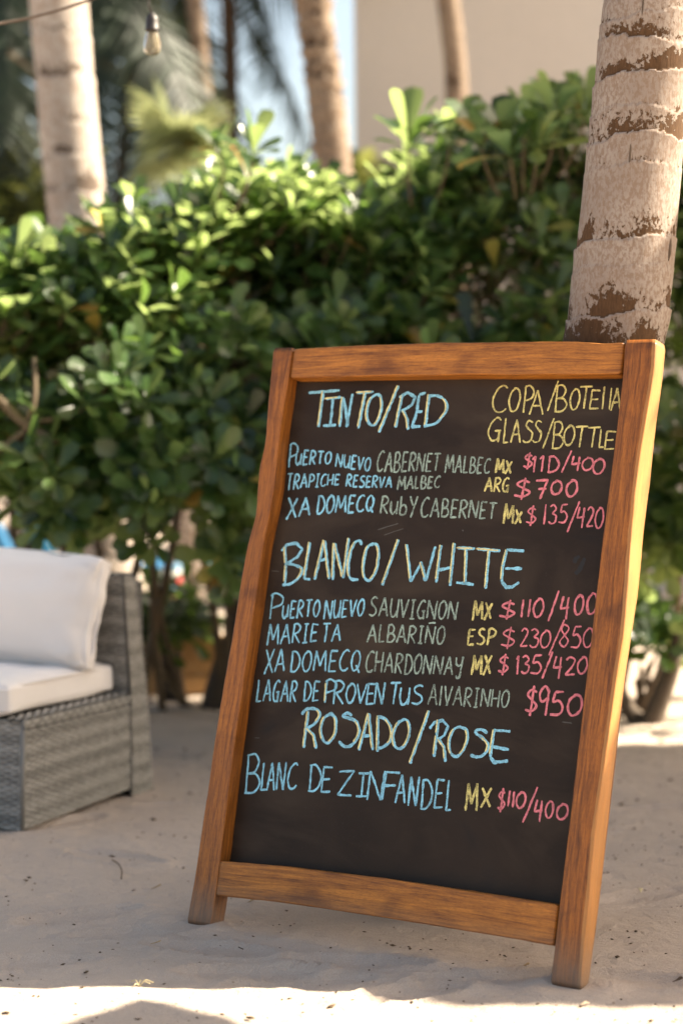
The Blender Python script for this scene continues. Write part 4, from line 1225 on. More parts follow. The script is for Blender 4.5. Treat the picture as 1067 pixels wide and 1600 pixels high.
shrub('hedge shrub right of the thick left palm trunk, its leaves bright in the sun', X(225, 7.4), 7.4, .36, .9, tops(7.1, TP), 32, zlow=.45, lowgap=gap_l)
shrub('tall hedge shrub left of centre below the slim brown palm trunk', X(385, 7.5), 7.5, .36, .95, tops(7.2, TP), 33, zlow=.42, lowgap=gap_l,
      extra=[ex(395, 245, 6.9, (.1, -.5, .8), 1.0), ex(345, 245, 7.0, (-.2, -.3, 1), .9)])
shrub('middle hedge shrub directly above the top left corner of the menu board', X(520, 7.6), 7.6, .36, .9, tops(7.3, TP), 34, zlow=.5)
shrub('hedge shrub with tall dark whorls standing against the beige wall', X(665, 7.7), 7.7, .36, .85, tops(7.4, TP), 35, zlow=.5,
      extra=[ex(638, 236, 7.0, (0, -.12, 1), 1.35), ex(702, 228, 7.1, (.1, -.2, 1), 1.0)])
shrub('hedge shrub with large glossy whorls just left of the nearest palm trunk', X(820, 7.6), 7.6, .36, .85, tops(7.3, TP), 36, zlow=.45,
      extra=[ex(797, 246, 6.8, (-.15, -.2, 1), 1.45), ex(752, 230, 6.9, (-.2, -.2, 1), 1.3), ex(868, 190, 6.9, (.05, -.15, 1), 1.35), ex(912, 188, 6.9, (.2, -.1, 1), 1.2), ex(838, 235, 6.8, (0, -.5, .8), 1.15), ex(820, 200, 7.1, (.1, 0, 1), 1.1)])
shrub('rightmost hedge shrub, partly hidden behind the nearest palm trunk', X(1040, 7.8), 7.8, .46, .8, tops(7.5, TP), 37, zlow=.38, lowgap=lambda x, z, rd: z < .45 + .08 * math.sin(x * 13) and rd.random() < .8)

# bare forked branch low in left shrub
def bare_branch():
    D = 6.65
    t = thing('bare_branch', 'tan bare forked branch hanging low in the left of the hedge', 'branch', tuple(at_y(40, 670, D)))
    mb = MB()
    def seg(pts, r0, r1):
        P = [Vector(v) for v in catmull([tuple(at_y(x, y, D + dz)) for x, y, dz in pts], .03)]
        mb.tube(P, [r0 + (r1 - r0) * i / (len(P) - 1) for i in range(len(P))], 8)
    seg([(-60, 590, .1), (-5, 622, 0), (42, 664, 0), (95, 692, 0), (160, 710, .1)], .022, .012)
    seg([(-70, 725, .1), (0, 702, 0), (42, 670, 0)], .014, .012)
    seg([(42, 664, 0), (55, 620, 0), (54, 560, .05)], .012, .007)
    seg([(45, 660, 0), (90, 654, 0), (130, 650, .1)], .010, .005)
    mb.build('wood', M_twig, t)
bare_branch()

# low dark shrub between sofa and board + right base trunk
def low_shrub(label, px, D, halfw, top_y, seed, n=120, zlow=.22, mat=None):
    rd = random.Random(seed); c = X(px, D)
    t = thing('low_shrub', label, 'shrub', (c, D, 0))
    mb = MB(); st = MB(); zt = at_y(px, top_y, D).z
    for i in range(5):
        e = Vector((c + rd.uniform(-1, 1) * halfw * .6, D + rd.uniform(-.2, .1), zt * rd.uniform(.6, .9))); b0 = Vector((c + rd.uniform(-.08, .08), D, -.02))
        st.tube([b0, b0.lerp(e, .4) + Vector((rd.uniform(-.05, .05), 0, .05)), e], [.02, .014, .006], 6)
    for i in range(n):
        a = rd.uniform(0, 6.28); rr = math.sqrt(rd.random())
        P = Vector((c + math.cos(a) * halfw * rr, D + math.sin(a) * .28 * rr, rd.uniform(zlow, zt * (1 - .35 * rr * rr))))
        ax = Vector((P.x - c, P.y - D - .1, .35 + rd.uniform(0, .5)))
        for M, loc, sc, k in rosette_frames(rd, P, ax, rd.randint(6, 9), (30, 85), rd.uniform(.7, 1.0)):
            m3 = np.array(M) * sc; mb.add((LQ[k] @ m3.T + np.array(loc)).tolist(), LF[k], rd.random())
    st.build('stems', M_twig_dark, t)
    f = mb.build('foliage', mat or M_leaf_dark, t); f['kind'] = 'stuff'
low_shrub('small dark shrub in the gap between the sofa back and the menu board', 262, 8.3, .17, 905, 41, 60, .22)
low_shrub('knee high dark shrub beside the right edge of the menu board', 1015, 7.9, .13, 985, 42, 26, .38)

# dark leaning trunk beside the board's left stile, and forked base right of board
def stump(label, pts, D, rads, mat):
    P = [at_y(x, y, D) for x, y in pts]; P[0].z = -.05
    t = thing('shrub_trunk', label, 'tree trunk', (P[0].x, D, 0))
    mb = MB(); Q = [Vector(v) for v in catmull([tuple(p) for p in P], .05)]
    mb.tube(Q, [float(np.interp(i / (len(Q) - 1), np.linspace(0, 1, len(rads)), rads)) for i in range(len(Q))], 10)
    mb.build('trunk', mat, t); return t
stump('dark leaning trunk showing beside the left stile of the menu board', [(340, 1108), (352, 1050), (372, 985), (400, 900)], 8.1, [.085, .06, .05, .045], M_twig_dark)
stump('dark curved trunk rising to the right beyond the board', [(1012, 1146), (1020, 1120), (1036, 1080), (1050, 1040), (1062, 980)], 7.6, [.05, .042, .036, .03, .025], M_twig_dark)
stump('dark trunk curving left behind the right stile of the board', [(1016, 1146), (1000, 1128), (980, 1108), (966, 1070), (960, 1010)], 7.65, [.045, .04, .032, .028, .02], M_twig_dark)

# timber border of low planks
def border():
    D = 8.45; a = at_y(150, 1000, D); b = at_y(352, 1000, D)
    t = thing('timber_border', 'low weathered timber border of stacked planks under the hedge beside the sofa', 'border', ((a.x + b.x) / 2, D, 0))
    base = 0
    for k in range(3):
        mb = MB(); c = Vector(((a.x + b.x) / 2 + .01 * k, D + .006 * (k % 2), .045 + .083 * k))
        mb.box(c, Vector(((b.x - a.x) / 2, 0, .004 * (k - 1))), Vector((0, .02, 0)), Vector((0, 0, .0412)))
        bevel(mb.build('plank', M_timber, t, smooth=False), .006)
    for xx in (a.x + .1, b.x - .08):
        mb = MB(); mb.box(Vector((xx, D + .05, .13)), Vector((.025, 0, 0)), Vector((0, .025, 0)), Vector((0, 0, .16)))
        bevel(mb.build('stake', M_timber, t, smooth=False), .005)
border()

# far bushes, sunlit, closing the view
def far_bush(label, px, D, halfw, top_y, seed, mat=M_far, n=700, leaf=.20):
    rd = random.Random(seed); c = X(px, D); zt = at_y(px, top_y, D).z
    t = thing('far_bush', label, 'bush', (c, D, 0), None)
    mb = MB(); st = MB()
    for i in range(6):
        e = Vector((c + rd.uniform(-1, 1) * halfw * .7, D + rd.uniform(-.4, .4), zt * rd.uniform(.5, .85)))
        st.tube([(c + rd.uniform(-.2, .2), D, -.02), (c * .5 + e.x * .5, D, e.z * .45), e], [.05, .035, .015], 6)
    for i in range(n):
        a = rd.uniform(0, 6.28); e = math.asin(rd.uniform(-.3, 1)); rr = rd.uniform(.55, 1.0) * (1 + .35 * noise.noise((math.cos(a) * 2 + seed, math.sin(a) * 2, e * 2)))
        P = Vector((c + math.cos(a) * math.cos(e) * halfw * rr, D + math.sin(a) * math.cos(e) * halfw * .8 * rr, zt * .42 + math.sin(e) * zt * .55 * rr))
        if P.z < .1: continue
        ax = Vector((P.x - c, P.y - D, P.z - zt * .3 + .3))
        for M, loc, sc, k in rosette_frames(rd, P, ax, 6, (25, 90), leaf / .11 * rd.uniform(.7, 1.1)):
            m3 = np.array(M) * sc; mb.add((LQ[k] @ m3.T + np.array(loc)).tolist(), LF[k], rd.random())
    st.build('stems', M_twig_dark, t)
    f = mb.build('foliage', mat, t); f['kind'] = 'stuff'
far_bush('sunlit yellow green bush far behind the hedge at the left edge', 20, 13.0, 1.1, 235, 51)
far_bush('dim green bush far behind the slim brown palm trunk', 400, 19, 2.0, 262, 52, M_frond, 500, .24)
far_bush('pale yellow bush beside the corner of the beige building', 548, 13.2, .35, 200, 53, M_far, 260)
far_bush('dark green bush far behind the hedge left of the fan palm', 190, 17, 1.8, 330, 54, M_frond, 500, .24)
far_bush('dark bush far behind the lower right of the hedge', 1000, 22, 2.2, 560, 55, M_frond, 400, .24)
far_bush('dark bush far behind the middle of the hedge', 640, 16, 1.9, 560, 56, M_frond, 400, .24)
far_bush('dark bush far behind the sofa cushion', 60, 24, 2.4, 560, 57, M_frond, 400, .24)

# ================================================================== THINGS BEYOND THE HEDGE
def lounger(label, px, D, mat, ang, grp='blue beach loungers beyond the hedge'):
    c = ground(px, 0 + 682 + 3422 / D)
    t = thing('beach_lounger', label, 'sun lounger', (c.x, D, 0), grp)
    ca, sa = math.cos(ang), math.sin(ang); d = Vector((ca, sa, 0)); s_ = Vector((-sa, ca, 0)); up = Vector((0, 0, 1)); o = Vector((c.x, D, 0))
    mb = MB(); mb.box(o + d * .55 + up * .30, d * .6, s_ * .29, up * .03); bevel(mb.build('seat', mat, t, smooth=False), .02)
    bd = (up * .9 - d * .42).normalized(); bn = bd.cross(s_)
    mb = MB(); mb.box(o - d * .02 + bd * .36 + up * .30, bd * .38, s_ * .29, bn * .035); bevel(mb.build('backrest', mat, t, smooth=False), .03)
    for k in (.0, 1.08):
        for q in (-.25, .25):
            mb = MB(); mb.tube([o + d * k + s_ * q + up * .28, o + d * k + s_ * q], .018, 8); mb.build('leg', M_white, t)
lounger('blue beach lounger with its raised back seen above the sofa cushion at far left', 20, 12.0, M_blue, R(20))
lounger('teal beach lounger behind the hedge, right of the darker blue one', 84, 12.6, M_teal, R(15))

def bag():
    D = 10.2; c = at_y(264, 0, D).x; zt = at_y(264, 872, D).z
    t = thing('beach_bag', 'small striped red and pale beach bag hanging on a post behind the low dark shrub', 'bag', (c, D, zt - .16))
    cols = [m_simple('bag_red', (.62, .05, .05), .8), m_simple('bag_pale', (.62, .66, .62), .8), m_simple('bag_blue', (.12, .30, .48), .8)]
    z0 = zt - .16
    for k in range(4):
        mb = MB(); n = 14; r = .055
        vs_ = []
        for j in range(2):
            for i in range(n):
                a = 2 * math.pi * i / n; rr = r * (.8 + .2 * math.sin(math.pi * (k + j + .3) / 4.6))
                vs_.append((c + rr * math.cos(a), D + rr * .5 * math.sin(a), z0 + .034 * (k + j)))
        fs = [(i, (i + 1) % n, n + (i + 1) % n, n + i) for i in range(n)]
        if k == 0: fs.append(tuple(range(n - 1, -1, -1)))
        mb.add(vs_, fs); mb.build('stripe', cols[(k + 2) % 3], t)
    mb = MB(); mb.tube([(c - .035, D, z0 + .13), (c - .02, D, z0 + .2), (c + .02, D, z0 + .2), (c + .035, D, z0 + .13)], .006, 6); mb.build('handle', cols[1], t)
    p = thing('wooden_post', 'slim wooden post carrying the striped bag behind the low shrub', 'post', (c, D + .06, 0))
    mb = MB(); mb.tube([(c, D + .06, 0), (c, D + .06, z0 + .24)], .025, 10); mb.tube([(c, D + .05, z0 + .195), (c, D - .01, z0 + .2)], .006, 6); mb.build('shaft', M_post, p)
bag()

# ================================================================== SOFA
def weave(mb, P00, P10, P01, P11, nrm, pitch=.0078, stake=.022, amp=.0030, seed=0, twill=False):
    """woven strands between the four corners (P00->P10 along, P00->P01 up)"""
    rd = random.Random(seed)
    P00, P10, P01, P11 = map(Vector, (P00, P10, P01, P11))
    A = max((P10 - P00).length, (P11 - P01).length); B = max((P01 - P00).length, (P11 - P10).length)
    nr = max(2, int(B / pitch)); nc = max(2, int(A / stake))
    def P(u, v): return (P00 * (1 - u) + P10 * u) * (1 - v) + (P01 * (1 - u) + P11 * u) * v
    for j in range(nr):
        v = (j + .5) / nr; hv = .46 / nr
        tn = .5 + .3 * math.sin(j * .9 + seed) + rd.uniform(-.12, .12); ph = (j // 2) % 2 if twill else j % 2
        if twill and rd.random() < .12: ph = 1 - ph
        q = []; segs = nc * 2
        vo = rd.uniform(-.06, .06) / nr
        tl = []
        for i in range(segs + 1):
            u = i / segs
            w = amp * math.cos(math.pi * (i * .5 + ph)) + rd.uniform(-.0003, .0003)
            off = nrm * (w + amp)
            q += [P(u, max(0, v - hv + vo)) + off - nrm * .001, P(u, v + vo) + off + nrm * .0012, P(u, min(1, v + hv + vo)) + off - nrm * .001]
            t_ = tn + (.16 if w > 0 else -.30) + rd.uniform(-.05, .05)
            tl += [t_ - .1, t_, t_ - .1]
        fs = []
        for i in range(segs):
            a = 3 * i; fs += [(a, a + 3, a + 4, a + 1), (a + 1, a + 4, a + 5, a + 2)]
        mb.add(q, fs, tl)
    # stakes
    for i in range(nc):
        u = (i + .5) / nc
        a, b = P(u, 0), P(u, 1); ax = (P(min(1, u + .01), .5) - P(u, .5)).normalized()
        wv = ax * (.0035)
        o = nrm * (amp * .9)
        mb.add([a - wv + o, a + wv + o, b + wv + o, b - wv + o], [(0, 1, 2, 3)], rd.uniform(.1, .35))
    # backing
    o = nrm * (-.004)
    mb.add([P(0, 0) + o, P(1, 0) + o, P(1, 1) + o, P(0, 1) + o], [(0, 1, 2, 3)], 0.0)

def sofa():
    A = ground(36, 1304); B = ground(236, 1236)
    d = (B - A); Ld = d.length; d.normalize(); s_ = Vector((-d.y, d.x, 0)); up = Vector((0, 0, 1)); out = -s_   # out = panel normal to the right
    if out.x < 0: out = -out; s_ = -out
    t = thing('rattan_sofa', 'grey woven rattan sofa at the left edge, seen from its armless end', 'sofa', tuple(A))
    Wd = 1.5; H = .315; bk0 = Ld - .135; Hb = .685
    q = lambda a, b, z: A + d * a + s_ * b + up * z      # a = depth, b = to the left, z = height
    # dark inner carcass
    mb = MB()
    mb.box(q(bk0 / 2 + .01, Wd / 2, (H + .03) / 2 - .004), d * (bk0 / 2 - .012), s_ * (Wd / 2 - .01), up * (H / 2 - .02))
    mb.box(q(Ld - .075, Wd / 2, Hb / 2), d * .045, s_ * (Wd / 2 - .01), up * (Hb / 2 - .03))
    mb.build('inner_frame', M_wicker_frame, t, smooth=False)
    # end panel of the seat base
    mb = MB(); weave(mb, q(-.006, 0, .012), q(bk0 + .002, 0, .03), q(.012, 0, H - .028), q(bk0 + .002, 0, H - .03), out, seed=1)
    o = mb.build('woven_end_panel', M_wicker, t); o['kind'] = 'stuff'
    # rolled top edge
    mb = MB(); weave(mb, q(.0, -.004, H - .024), q(bk0 - .005, -.004, H - .026), q(.004, -.002, H), q(bk0 - .005, -.002, H), out, pitch=.012, seed=5, twill=False)
    weave(mb, q(.0, 0, H + .001), q(bk0, 0, H + .001), q(.0, .05, H + .003), q(bk0, .05, H + .003), up, pitch=.012, seed=6, twill=False)
    o = mb.build('woven_top_edge', M_wicker, t); o['kind'] = 'stuff'
    # front panel
    mb = MB(); weave(mb, q(-.006, Wd, .012), q(-.006, 0, .012), q(.012, Wd, H), q(.012, 0, H), -d, seed=2)
    o = mb.build('woven_front_panel', M_wicker, t); o['kind'] = 'stuff'
    # backrest end, front and rear
    mb = MB(); weave(mb, q(bk0, -.006, .006), q(Ld, -.006, .006), q(bk0 + .0, -.004, H), q(Ld - .035, -.004, H), out, pitch=.0085, seed=3, twill=False)
    weave(mb, q(bk0, -.004, H), q(Ld - .035, -.004, H), q(bk0 - .035, 0, Hb - .0), q(Ld - .10, 0, Hb - .01), out, pitch=.0085, seed=4, twill=False)
    o = mb.build('woven_backrest_end', M_wicker, t); o['kind'] = 'stuff'
    mb = MB(); weave(mb, q(bk0 - .002, Wd, H - .02), q(bk0 - .002, 0, H - .02), q(bk0 - .038, Wd, Hb), q(bk0 - .038, 0, Hb), -d, pitch=.0085, seed=7)
    weave(mb, q(bk0 - .038, Wd, Hb), q(bk0 - .038, 0, Hb), q(Ld - .10, Wd, Hb - .008), q(Ld - .10, 0, Hb - .008), up, pitch=.0125, seed=8)
    weave(mb, q(Ld, 0, .006), q(Ld, Wd, .006), q(Ld - .10, 0, Hb), q(Ld - .10, Wd, Hb), d, pitch=.02, stake=.05, seed=9)
    o = mb.build('woven_backrest', M_wicker, t); o['kind'] = 'stuff'
    # corner posts
    mb = MB(); mb.tube([q(-.004, .0, .0), q(.010, .002, H)], .0075, 8, .15); mb.build('corner_trim', M_wicker, t)
    for a, b in ((.05, .04), (Ld - .06, .04), (.05, Wd - .05), (Ld - .06, Wd - .05)):
        mb = MB(); mb.tube([q(a, b, -.01), q(a, b, .03)], .02, 10); mb.build('foot', M_black, t)
    # seat cushion
    c0 = q((bk0) / 2 - .012, .045 + .70, H + .003 + .052)
    def cushion(name, label, cen, ex_, ey, ez, hx, hy, hz, rnd, puff, seed, n=(36, 36, 10), wr=.004):
        bm = bmesh.new(); bmesh.ops.create_cube(bm, size=2)
        bmesh.ops.subdivide_edges(bm, edges=bm.edges[:], cuts=26, use_grid_fill=True)
        th = thing(name, label, 'cushion', tuple(cen))
        for v in bm.verts:
            x, y, z = v.co
            # rounded box
            px_, py_, pz_ = x * hx, y * hy, z * hz
            ix, iy, iz = hx - rnd, hy - rnd, hz - min(rnd, hz * .95)
            cx_, cy_, cz_ = max(-ix, min(ix, px_)), max(-iy, min(iy, py_)), max(-iz, min(iz, pz_))
            dv = Vector((px_ - cx_, py_ - cy_, pz_ - cz_))
            if dv.length > 1e-6:
                rz = min(rnd, hz * .95)
                dv.normalize(); px_, py_, pz_ = cx_ + dv.x * rnd, cy_ + dv.y * rnd, cz_ + dv.z * rz
            f = (1 - x * x) * (1 - y * y)
            pz_ += z * puff * f
            pin = (abs(x) ** 6) * (abs(y) ** 6)
            k = 1 + puff * .3 * pin / max(hx, .2)
            px_ *= k; py_ *= k
            wn_ = noise.noise((px_ * 7 + seed, py_ * 7, pz_ * 7)) * wr + noise.noise((px_ * 2.5 + seed, py_ * 16, 3)) * wr * .7
            n_ = Vector((x ** 5, y ** 5, z ** 5 * 1.5)).normalized()
            P_ = Vector((px_, py_, pz_)) + n_ * wn_
            # radial creases at the corners
            for sx, sy in ((-1, -1), (1, -1), (1, 1), (-1, 1)):
                dx, dy = px_ - sx * hx, py_ - sy * hy; r = math.hypot(dx, dy)
                if r < .26 and abs(z) > .5:
                    an = math.atan2(dy, dx); P_ += n_ * (math.sin(an * 11 + seed) * wr * .9 * math.exp(-r / .10) * min(1, r / .03))
            v.co = ex_ * P_.x + ey * P_.y + ez * P_.z
        for f in bm.faces: f.smooth = True
        me = bpy.data.meshes.new(name + '_cover'); bm.to_mesh(me); bm.free()
        link('cover', me, M_cloth, th)
        # piping round the seam
        pts = []
        N = 96
        for i in range(N + 1):
            a = 2 * math.pi * i / N; cs, sn = math.cos(a), math.sin(a); e = .22
            xx = math.copysign(abs(cs) ** e, cs); yy_ = math.copysign(abs(sn) ** e, sn)
            pts.append(th.location + ex_ * (xx * (hx + .001)) + ey * (yy_ * (hy + .001)) + ez * (0 if puff > .02 else hz * .72))
        mp = MB(); mp.tube(pts, .0042, 6, cap=False); mp.build('piping', M_cloth, th)
        return th
    cushion('seat_cushion', 'thick white seat cushion lying on the rattan sofa', c0, d, s_, up, (bk0) / 2 + .0, .70, .050, .030, .014, 3, wr=.006)
    # back cushion leaning on the backrest
    up2 = (up * .975 + d * .22).normalized(); nrm = up2.cross(s_).normalized()
    cb = q(bk0 - .150, .015 + .40, .592)
    s2 = (s_ * math.cos(R(3)) + up2 * math.sin(R(3))).normalized(); up2 = nrm.cross(s2) * (1 if nrm.cross(s2).z > 0 else -1)
    cushion('back_cushion', 'large white back cushion leaning upright against the sofa backrest', cb, s2, up2, nrm, .40, .172, .055, .055, .06, 9, wr=.012)
sofa()

# ================================================================== STRING LIGHT
def string_light():
    D = 5.6
    t = thing('string_light', 'clear festoon bulb in a black socket hanging from a brown cable at top left', 'string light', tuple(at_y(238, 20, D)))
    mb = MB()
    pts = [at_y(x, y, D + dy) for x, y, dy in ((-420, 40, -.3), (-200, 62, -.2), (0, 37, 0), (70, 22, 0), (140, 0, 0), (238, -42, .0), (420, -150, .1), (700, -330, .2))]
    mb.tube([Vector(v) for v in catmull([tuple(p) for p in pts], .05)], .0042, 8)
    mb.build('cable', M_cable, t)
    mb = MB(); c = at_y(238, 20, D)
    mb.tube([at_y(238, -42, D), at_y(234, -10, D), at_y(232, 8, D), at_y(238, 20, D)], .0028, 6); mb.build('drop_cord', M_black, t)
    mb = MB()
    def lathe(prof_, c, n=24):
        vs_, fs = [], []
        for r, z in prof_:
            for i in range(n):
                a = 2 * math.pi * i / n; vs_.append((c.x + r * math.cos(a), c.y + r * math.sin(a), c.z + z))
        for j in range(len(prof_) - 1):
            for i in range(n): fs.append((j * n + i, j * n + (i + 1) % n, (j + 1) * n + (i + 1) % n, (j + 1) * n + i))
        return vs_, fs
    pxm = D / F_PX
    v, f = lathe([(.0, 1 * pxm), (3.5 * pxm, 0), (5 * pxm, -3 * pxm), (8.5 * pxm, -6 * pxm), (10 * pxm, -12 * pxm), (10.5 * pxm, -24 * pxm), (11.2 * pxm, -25 * pxm), (11.2 * pxm, -28 * pxm), (8 * pxm, -29 * pxm), (0, -29 * pxm)], c)
    mb.add(v, f); mb.build('socket', M_black, t)
    mb = MB(); b0 = c + Vector((0, 0, -28 * pxm))
    op = [(8 * pxm, 0), (10.5 * pxm, -8 * pxm), (12.8 * pxm, -19 * pxm), (13.4 * pxm, -26 * pxm), (12 * pxm, -32 * pxm), (8 * pxm, -36.5 * pxm), (3 * pxm, -38.5 * pxm), (.01 * pxm, -38.8 * pxm)]
    ip = [(max(0, r - .7 * pxm), z + (.7 * pxm if z < -20 * pxm else 0)) for r, z in op][::-1]
    v, f = lathe(op + ip, b0); mb.add(v, f); mb.build('bulb', M_glass, t)
    mb = MB(); mb.tube([b0, b0 + Vector((0, 0, -12 * pxm))], 1.6 * pxm, 8)
    for s_ in (-1, 1):
        mb.tube([b0 + Vector((0, 0, -10 * pxm)), b0 + Vector((s_ * 3 * pxm, 0, -18 * pxm)), b0 + Vector((s_ * 2.4 * pxm, 0, -29 * pxm))], .55 * pxm, 6)
    mb.build('filament', M_filament, t)
string_light()

# ================================================================== SHADE MAKERS BESIDE THE VIEW
def palapa():
    """thatched shelter standing to the right; its eaves throw the shade over the sign"""
    h = 3.45; kx = math.cos(R(SUN_AZ)) / math.tan(R(SUN_EL)); ky = math.sin(R(SUN_AZ)) / math.tan(R(SUN_EL))
    X_ = lambda x: x + kx * h
    Y_ = lambda y: y + ky * h
    # outline of the eaves, walked from the left rear corner: (x, y) where its shadow lies on the sand
    sh = [(-1.95, 4.30), (-.98, 4.22), (-.80, 4.03), (-.55, 4.015), (-.40, 4.035), (-.10, 4.02), (.02, 3.97), (.22, 3.84), (.50, 3.80), (2.6, 3.80), (2.6, 7.08), (.9, 7.02), (.3, 8.3), (-1.95, 8.3)]
    outline = [(X_(x), Y_(y), h) for x, y in sh]
    xa, xb, ya, yb = X_(-1.95), X_(2.6), Y_(3.9), Y_(8.3)
    t = thing('thatched_palapa', 'thatched palapa shelter standing out of view to the right', 'shelter', ((xa + xb) / 2, (ya + yb) / 2, 0))
    rd = random.Random(8)
    rx0, rx1, ry, rz = xa + 1.5, xb - 1.5, (ya + yb) / 2 + .2, h + 1.3
    mb = MB()
    no = len(outline)
    G1, G2 = (rx0, ry, rz), (rx1, ry, rz)
    fs = []
    for i in range(no):
        j = (i + 1) % no
        mx = (outline[i][0] + outline[j][0]) / 2
        near1 = mx < (rx0 + rx1) / 2
        fs.append((i, j, no if near1 else no + 1))
    sw = [i for i in range(no) if ((outline[i][0] + outline[i - 1][0]) / 2 < (rx0 + rx1) / 2) != ((outline[i][0] + outline[(i + 1) % no][0]) / 2 < (rx0 + rx1) / 2)]
    for i in sw: fs.append((i, no, no + 1))
    fs.append(tuple(range(no - 1, -1, -1)))
    mb.add(outline + [G1, G2], fs)
    mb.build('thatch', M_thatch, t, smooth=False)
    mb = MB()
    loop = outline + [outline[0]]
    for a, b in zip(loop[:-1], loop[1:]):
        a, b = Vector(a), Vector(b); L = (b - a).length; n = int(L / .035); o = Vector(((b - a).y, -(b - a).x, 0)).normalized()
        for i in range(n):
            p = a.lerp(b, (i + rd.random()) / n); l = rd.uniform(.02, .17) * (.55 + .9 * abs(noise.noise((p.x * 3, p.y * 3, 1)))); w = (b - a).normalized() * rd.uniform(.008, .018)
            e = p + o * rd.uniform(.0, .06) + Vector((0, 0, -l))
            mb.add([p - w, p + w, e + w * .3, e - w * .3], [(0, 1, 2, 3)], .5)
    f = mb.build('thatch_fringe', M_thatch, t); f['kind'] = 'stuff'
    for x, y in ((xa + .45, ya + .35), (xb - .4, ya + .4), (xa + 1.6, yb - .3), (xb - .4, yb - .3)):
        mb = MB(); mb.tube([(x, y, 0), (x + .01, y, h + .25)], .07, 12); mb.build('post', M_post, t)
palapa()
def parasol():  # unseen, added only to throw the small shadow on the foreground sand
    kx = math.cos(R(SUN_AZ)) / math.tan(R(SUN_EL)); ky = math.sin(R(SUN_AZ)) / math.tan(R(SUN_EL))
    h = 2.35; side = 1.15
    d1 = Vector((-.63, -.78, 0)).normalized(); d2 = Vector((.78, -.63, 0)).normalized()
    k0 = Vector((-.385 + kx * h, 3.865 + ky * h, h))
    c = k0 + (d1 + d2) * side / 2; cx, cy = c.x, c.y
    t = thing('added_parasol', 'small square cream canvas parasol added out of view to cast a small shadow on the sand', 'parasol', (cx, cy, 0))
    mb = MB(); mb.tube([(cx, cy, 0), (cx, cy, h + .3)], .022, 12); mb.build('pole', M_post, t)
    mb = MB(); n = 4
    ring = [tuple(k0), tuple(k0 + d2 * side), tuple(k0 + (d1 + d2) * side), tuple(k0 + d1 * side)]
    mb.add(ring + [(cx, cy, h + .30)], [(i, (i + 1) % n, n) for i in range(n)])
    o = mb.build('canopy', M_canvas, t, smooth=False); m_ = o.modifiers.new('thickness', 'SOLIDIFY'); m_.thickness = .004
    for i in range(n):
        mb = MB(); mb.tube([(cx, cy, h + .29), (ring[i][0], ring[i][1], h + .0)], .008, 6); mb.build('rib', M_post, t)
    mb = MB(); mb.tube([(cx, cy, 0), (cx, cy, .06)], .22, 20); mb.build('base', M_white, t)
parasol()

# ================================================================== LITTER ON THE SAND
def gz(x, y): 
    return noise.noise((x * 1.1, y * 1.1, .3)) * .010 + noise.noise((x * 4.3, y * 5.5, 1.7)) * .0085 + .001
def litter():
    rd = random.Random(12); mb = MB()
    for i in range(2600):
        x = rd.uniform(-1.5, 1.5); y = 3.4 + rd.random() ** 1.2 * 4.5
        if noise.noise((x * 2, y * 2, 5)) < -.05 and rd.random() < .75: continue
        s_ = rd.uniform(.0010, .0036) * (2.3 if rd.random() < .09 else 1); a = rd.uniform(0, 6.28)
        u = Vector((math.cos(a), math.sin(a), rd.uniform(-.2, .2))) * s_ * rd.uniform(1, 2.2); v = Vector((-math.sin(a), math.cos(a), rd.uniform(-.3, .3))) * s_
        c = Vector((x, y, gz(x, y) + s_ * .4)); w = Vector((0, 0, s_ * .5))
        mb.add([c - u, c + v, c + u, c - v, c + w, c - w], [(0, 1, 4), (1, 2, 4), (2, 3, 4), (3, 0, 4), (1, 0, 5), (2, 1, 5), (3, 2, 5), (0, 3, 5)])
    o = mb.build('sand_debris', M_debris); tag(o, 'tiny dark bits of leaf and bark scattered over the sand', 'debris', None, 'stuff')
litter()
def small_leaf(name, label, cat, px, py, L, Wd, ang, mat, curl=.3, grp=None):
    g = ground(px, py); z = gz(g.x, g.y) + .003
    q, fs = leaf_mesh('x', L, Wd, .3, -curl)
    mb = MB(); M = Matrix.Rotation(R(ang), 3, 'Z')
    q = [M @ Vector(p) for p in q]
    mb.add(q, fs); me = mb.mesh(name); o = link(name, me, mat); o.location = (g.x, g.y, z)
    m_ = o.modifiers.new('thickness', 'SOLIDIFY'); m_.thickness = .0012
    tag(o, label, cat, grp); return o
small_leaf('shell_fragment', 'pale tan shell chip on the sand right of the board\'s right foot', 'shell', 905, 1575, .020, .014, 30, M_shell, .1)
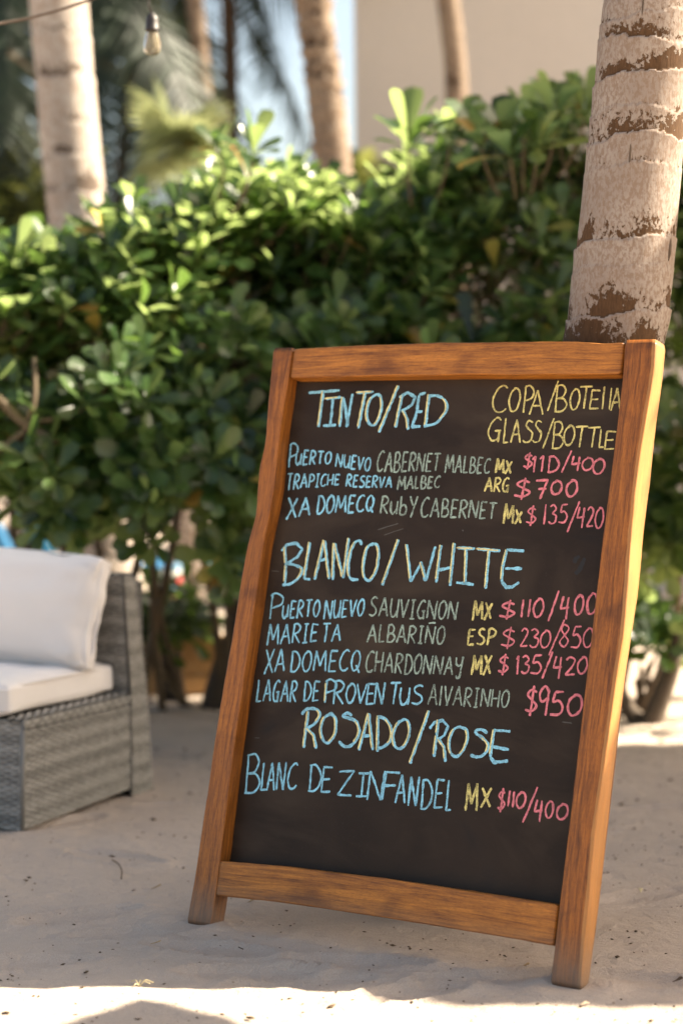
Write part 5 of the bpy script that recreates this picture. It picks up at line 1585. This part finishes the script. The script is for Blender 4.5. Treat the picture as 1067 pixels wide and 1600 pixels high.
small_leaf('fallen_leaf', 'small yellowish leaf on the sand far right of the board', 'leaf', 1000, 1396, .018, .010, 80, M_palegrass)
small_leaf('fallen_leaf', 'brown curled leaf on the sand under the bottom rail', 'leaf', 812, 1512, .020, .010, 10, M_dryleaf)
small_leaf('fallen_leaf', 'brown leaf scrap on the sand behind the left foot', 'leaf', 388, 1415, .018, .010, 40, M_dryleaf)
small_leaf('fallen_leaf', 'orange brown leaf scrap on the sand left of the left foot', 'leaf', 236, 1389, .026, .009, 20, M_dryleaf)
small_leaf('fallen_leaf', 'small dry leaf in the shoe print left of the board', 'leaf', 236, 1474, .022, .009, -10, M_dryleaf)
small_leaf('fallen_leaf', 'dark leaf on the sand at the right edge of the picture', 'leaf', 1050, 1535, .022, .013, 15, M_debris)
def twig(label, pts, r=.0016, mat=None):
    P = [ground(x, y) for x, y in pts]; t0 = P[0].copy()
    for k, p in enumerate(P): p.z = gz(p.x, p.y) + .004 + .006 * math.sin(k)
    mb = MB(); mb.tube([Vector(v) for v in catmull([tuple(p) for p in P], .01)], r, 6)
    o = mb.build('dry_twig', mat or M_debris); tag(o, label, 'twig')
twig('thin curved twig lying on the sand between the sofa and the board', [(176, 1348), (186, 1357), (191, 1368), (190, 1376)])
twig('tiny straight twig on the sand in front of the left foot', [(373, 1482), (380, 1488)], .0012)
def grass_tuft():
    g = ground(218, 1540)
    t = thing('dry_grass_tuft', 'tiny pale dry grass tuft on the edge of the sunlit strip of sand', 'grass tuft', (g.x, g.y, 0))
    rd = random.Random(3)
    for k in range(6):
        a = rd.uniform(0, 6.28); L = rd.uniform(.012, .026); z0 = gz(g.x, g.y)
        P = [Vector((g.x, g.y, z0)), Vector((g.x + math.cos(a) * L * .5, g.y + math.sin(a) * L * .3, z0 + L * .6)), Vector((g.x + math.cos(a) * L * 1.2, g.y + math.sin(a) * L, z0 + L * .35))]
        mb = MB(); mb.tube([Vector(v) for v in catmull([tuple(p) for p in P], .004)], .0011, 5); mb.build('blade', M_palegrass, t)
grass_tuft()
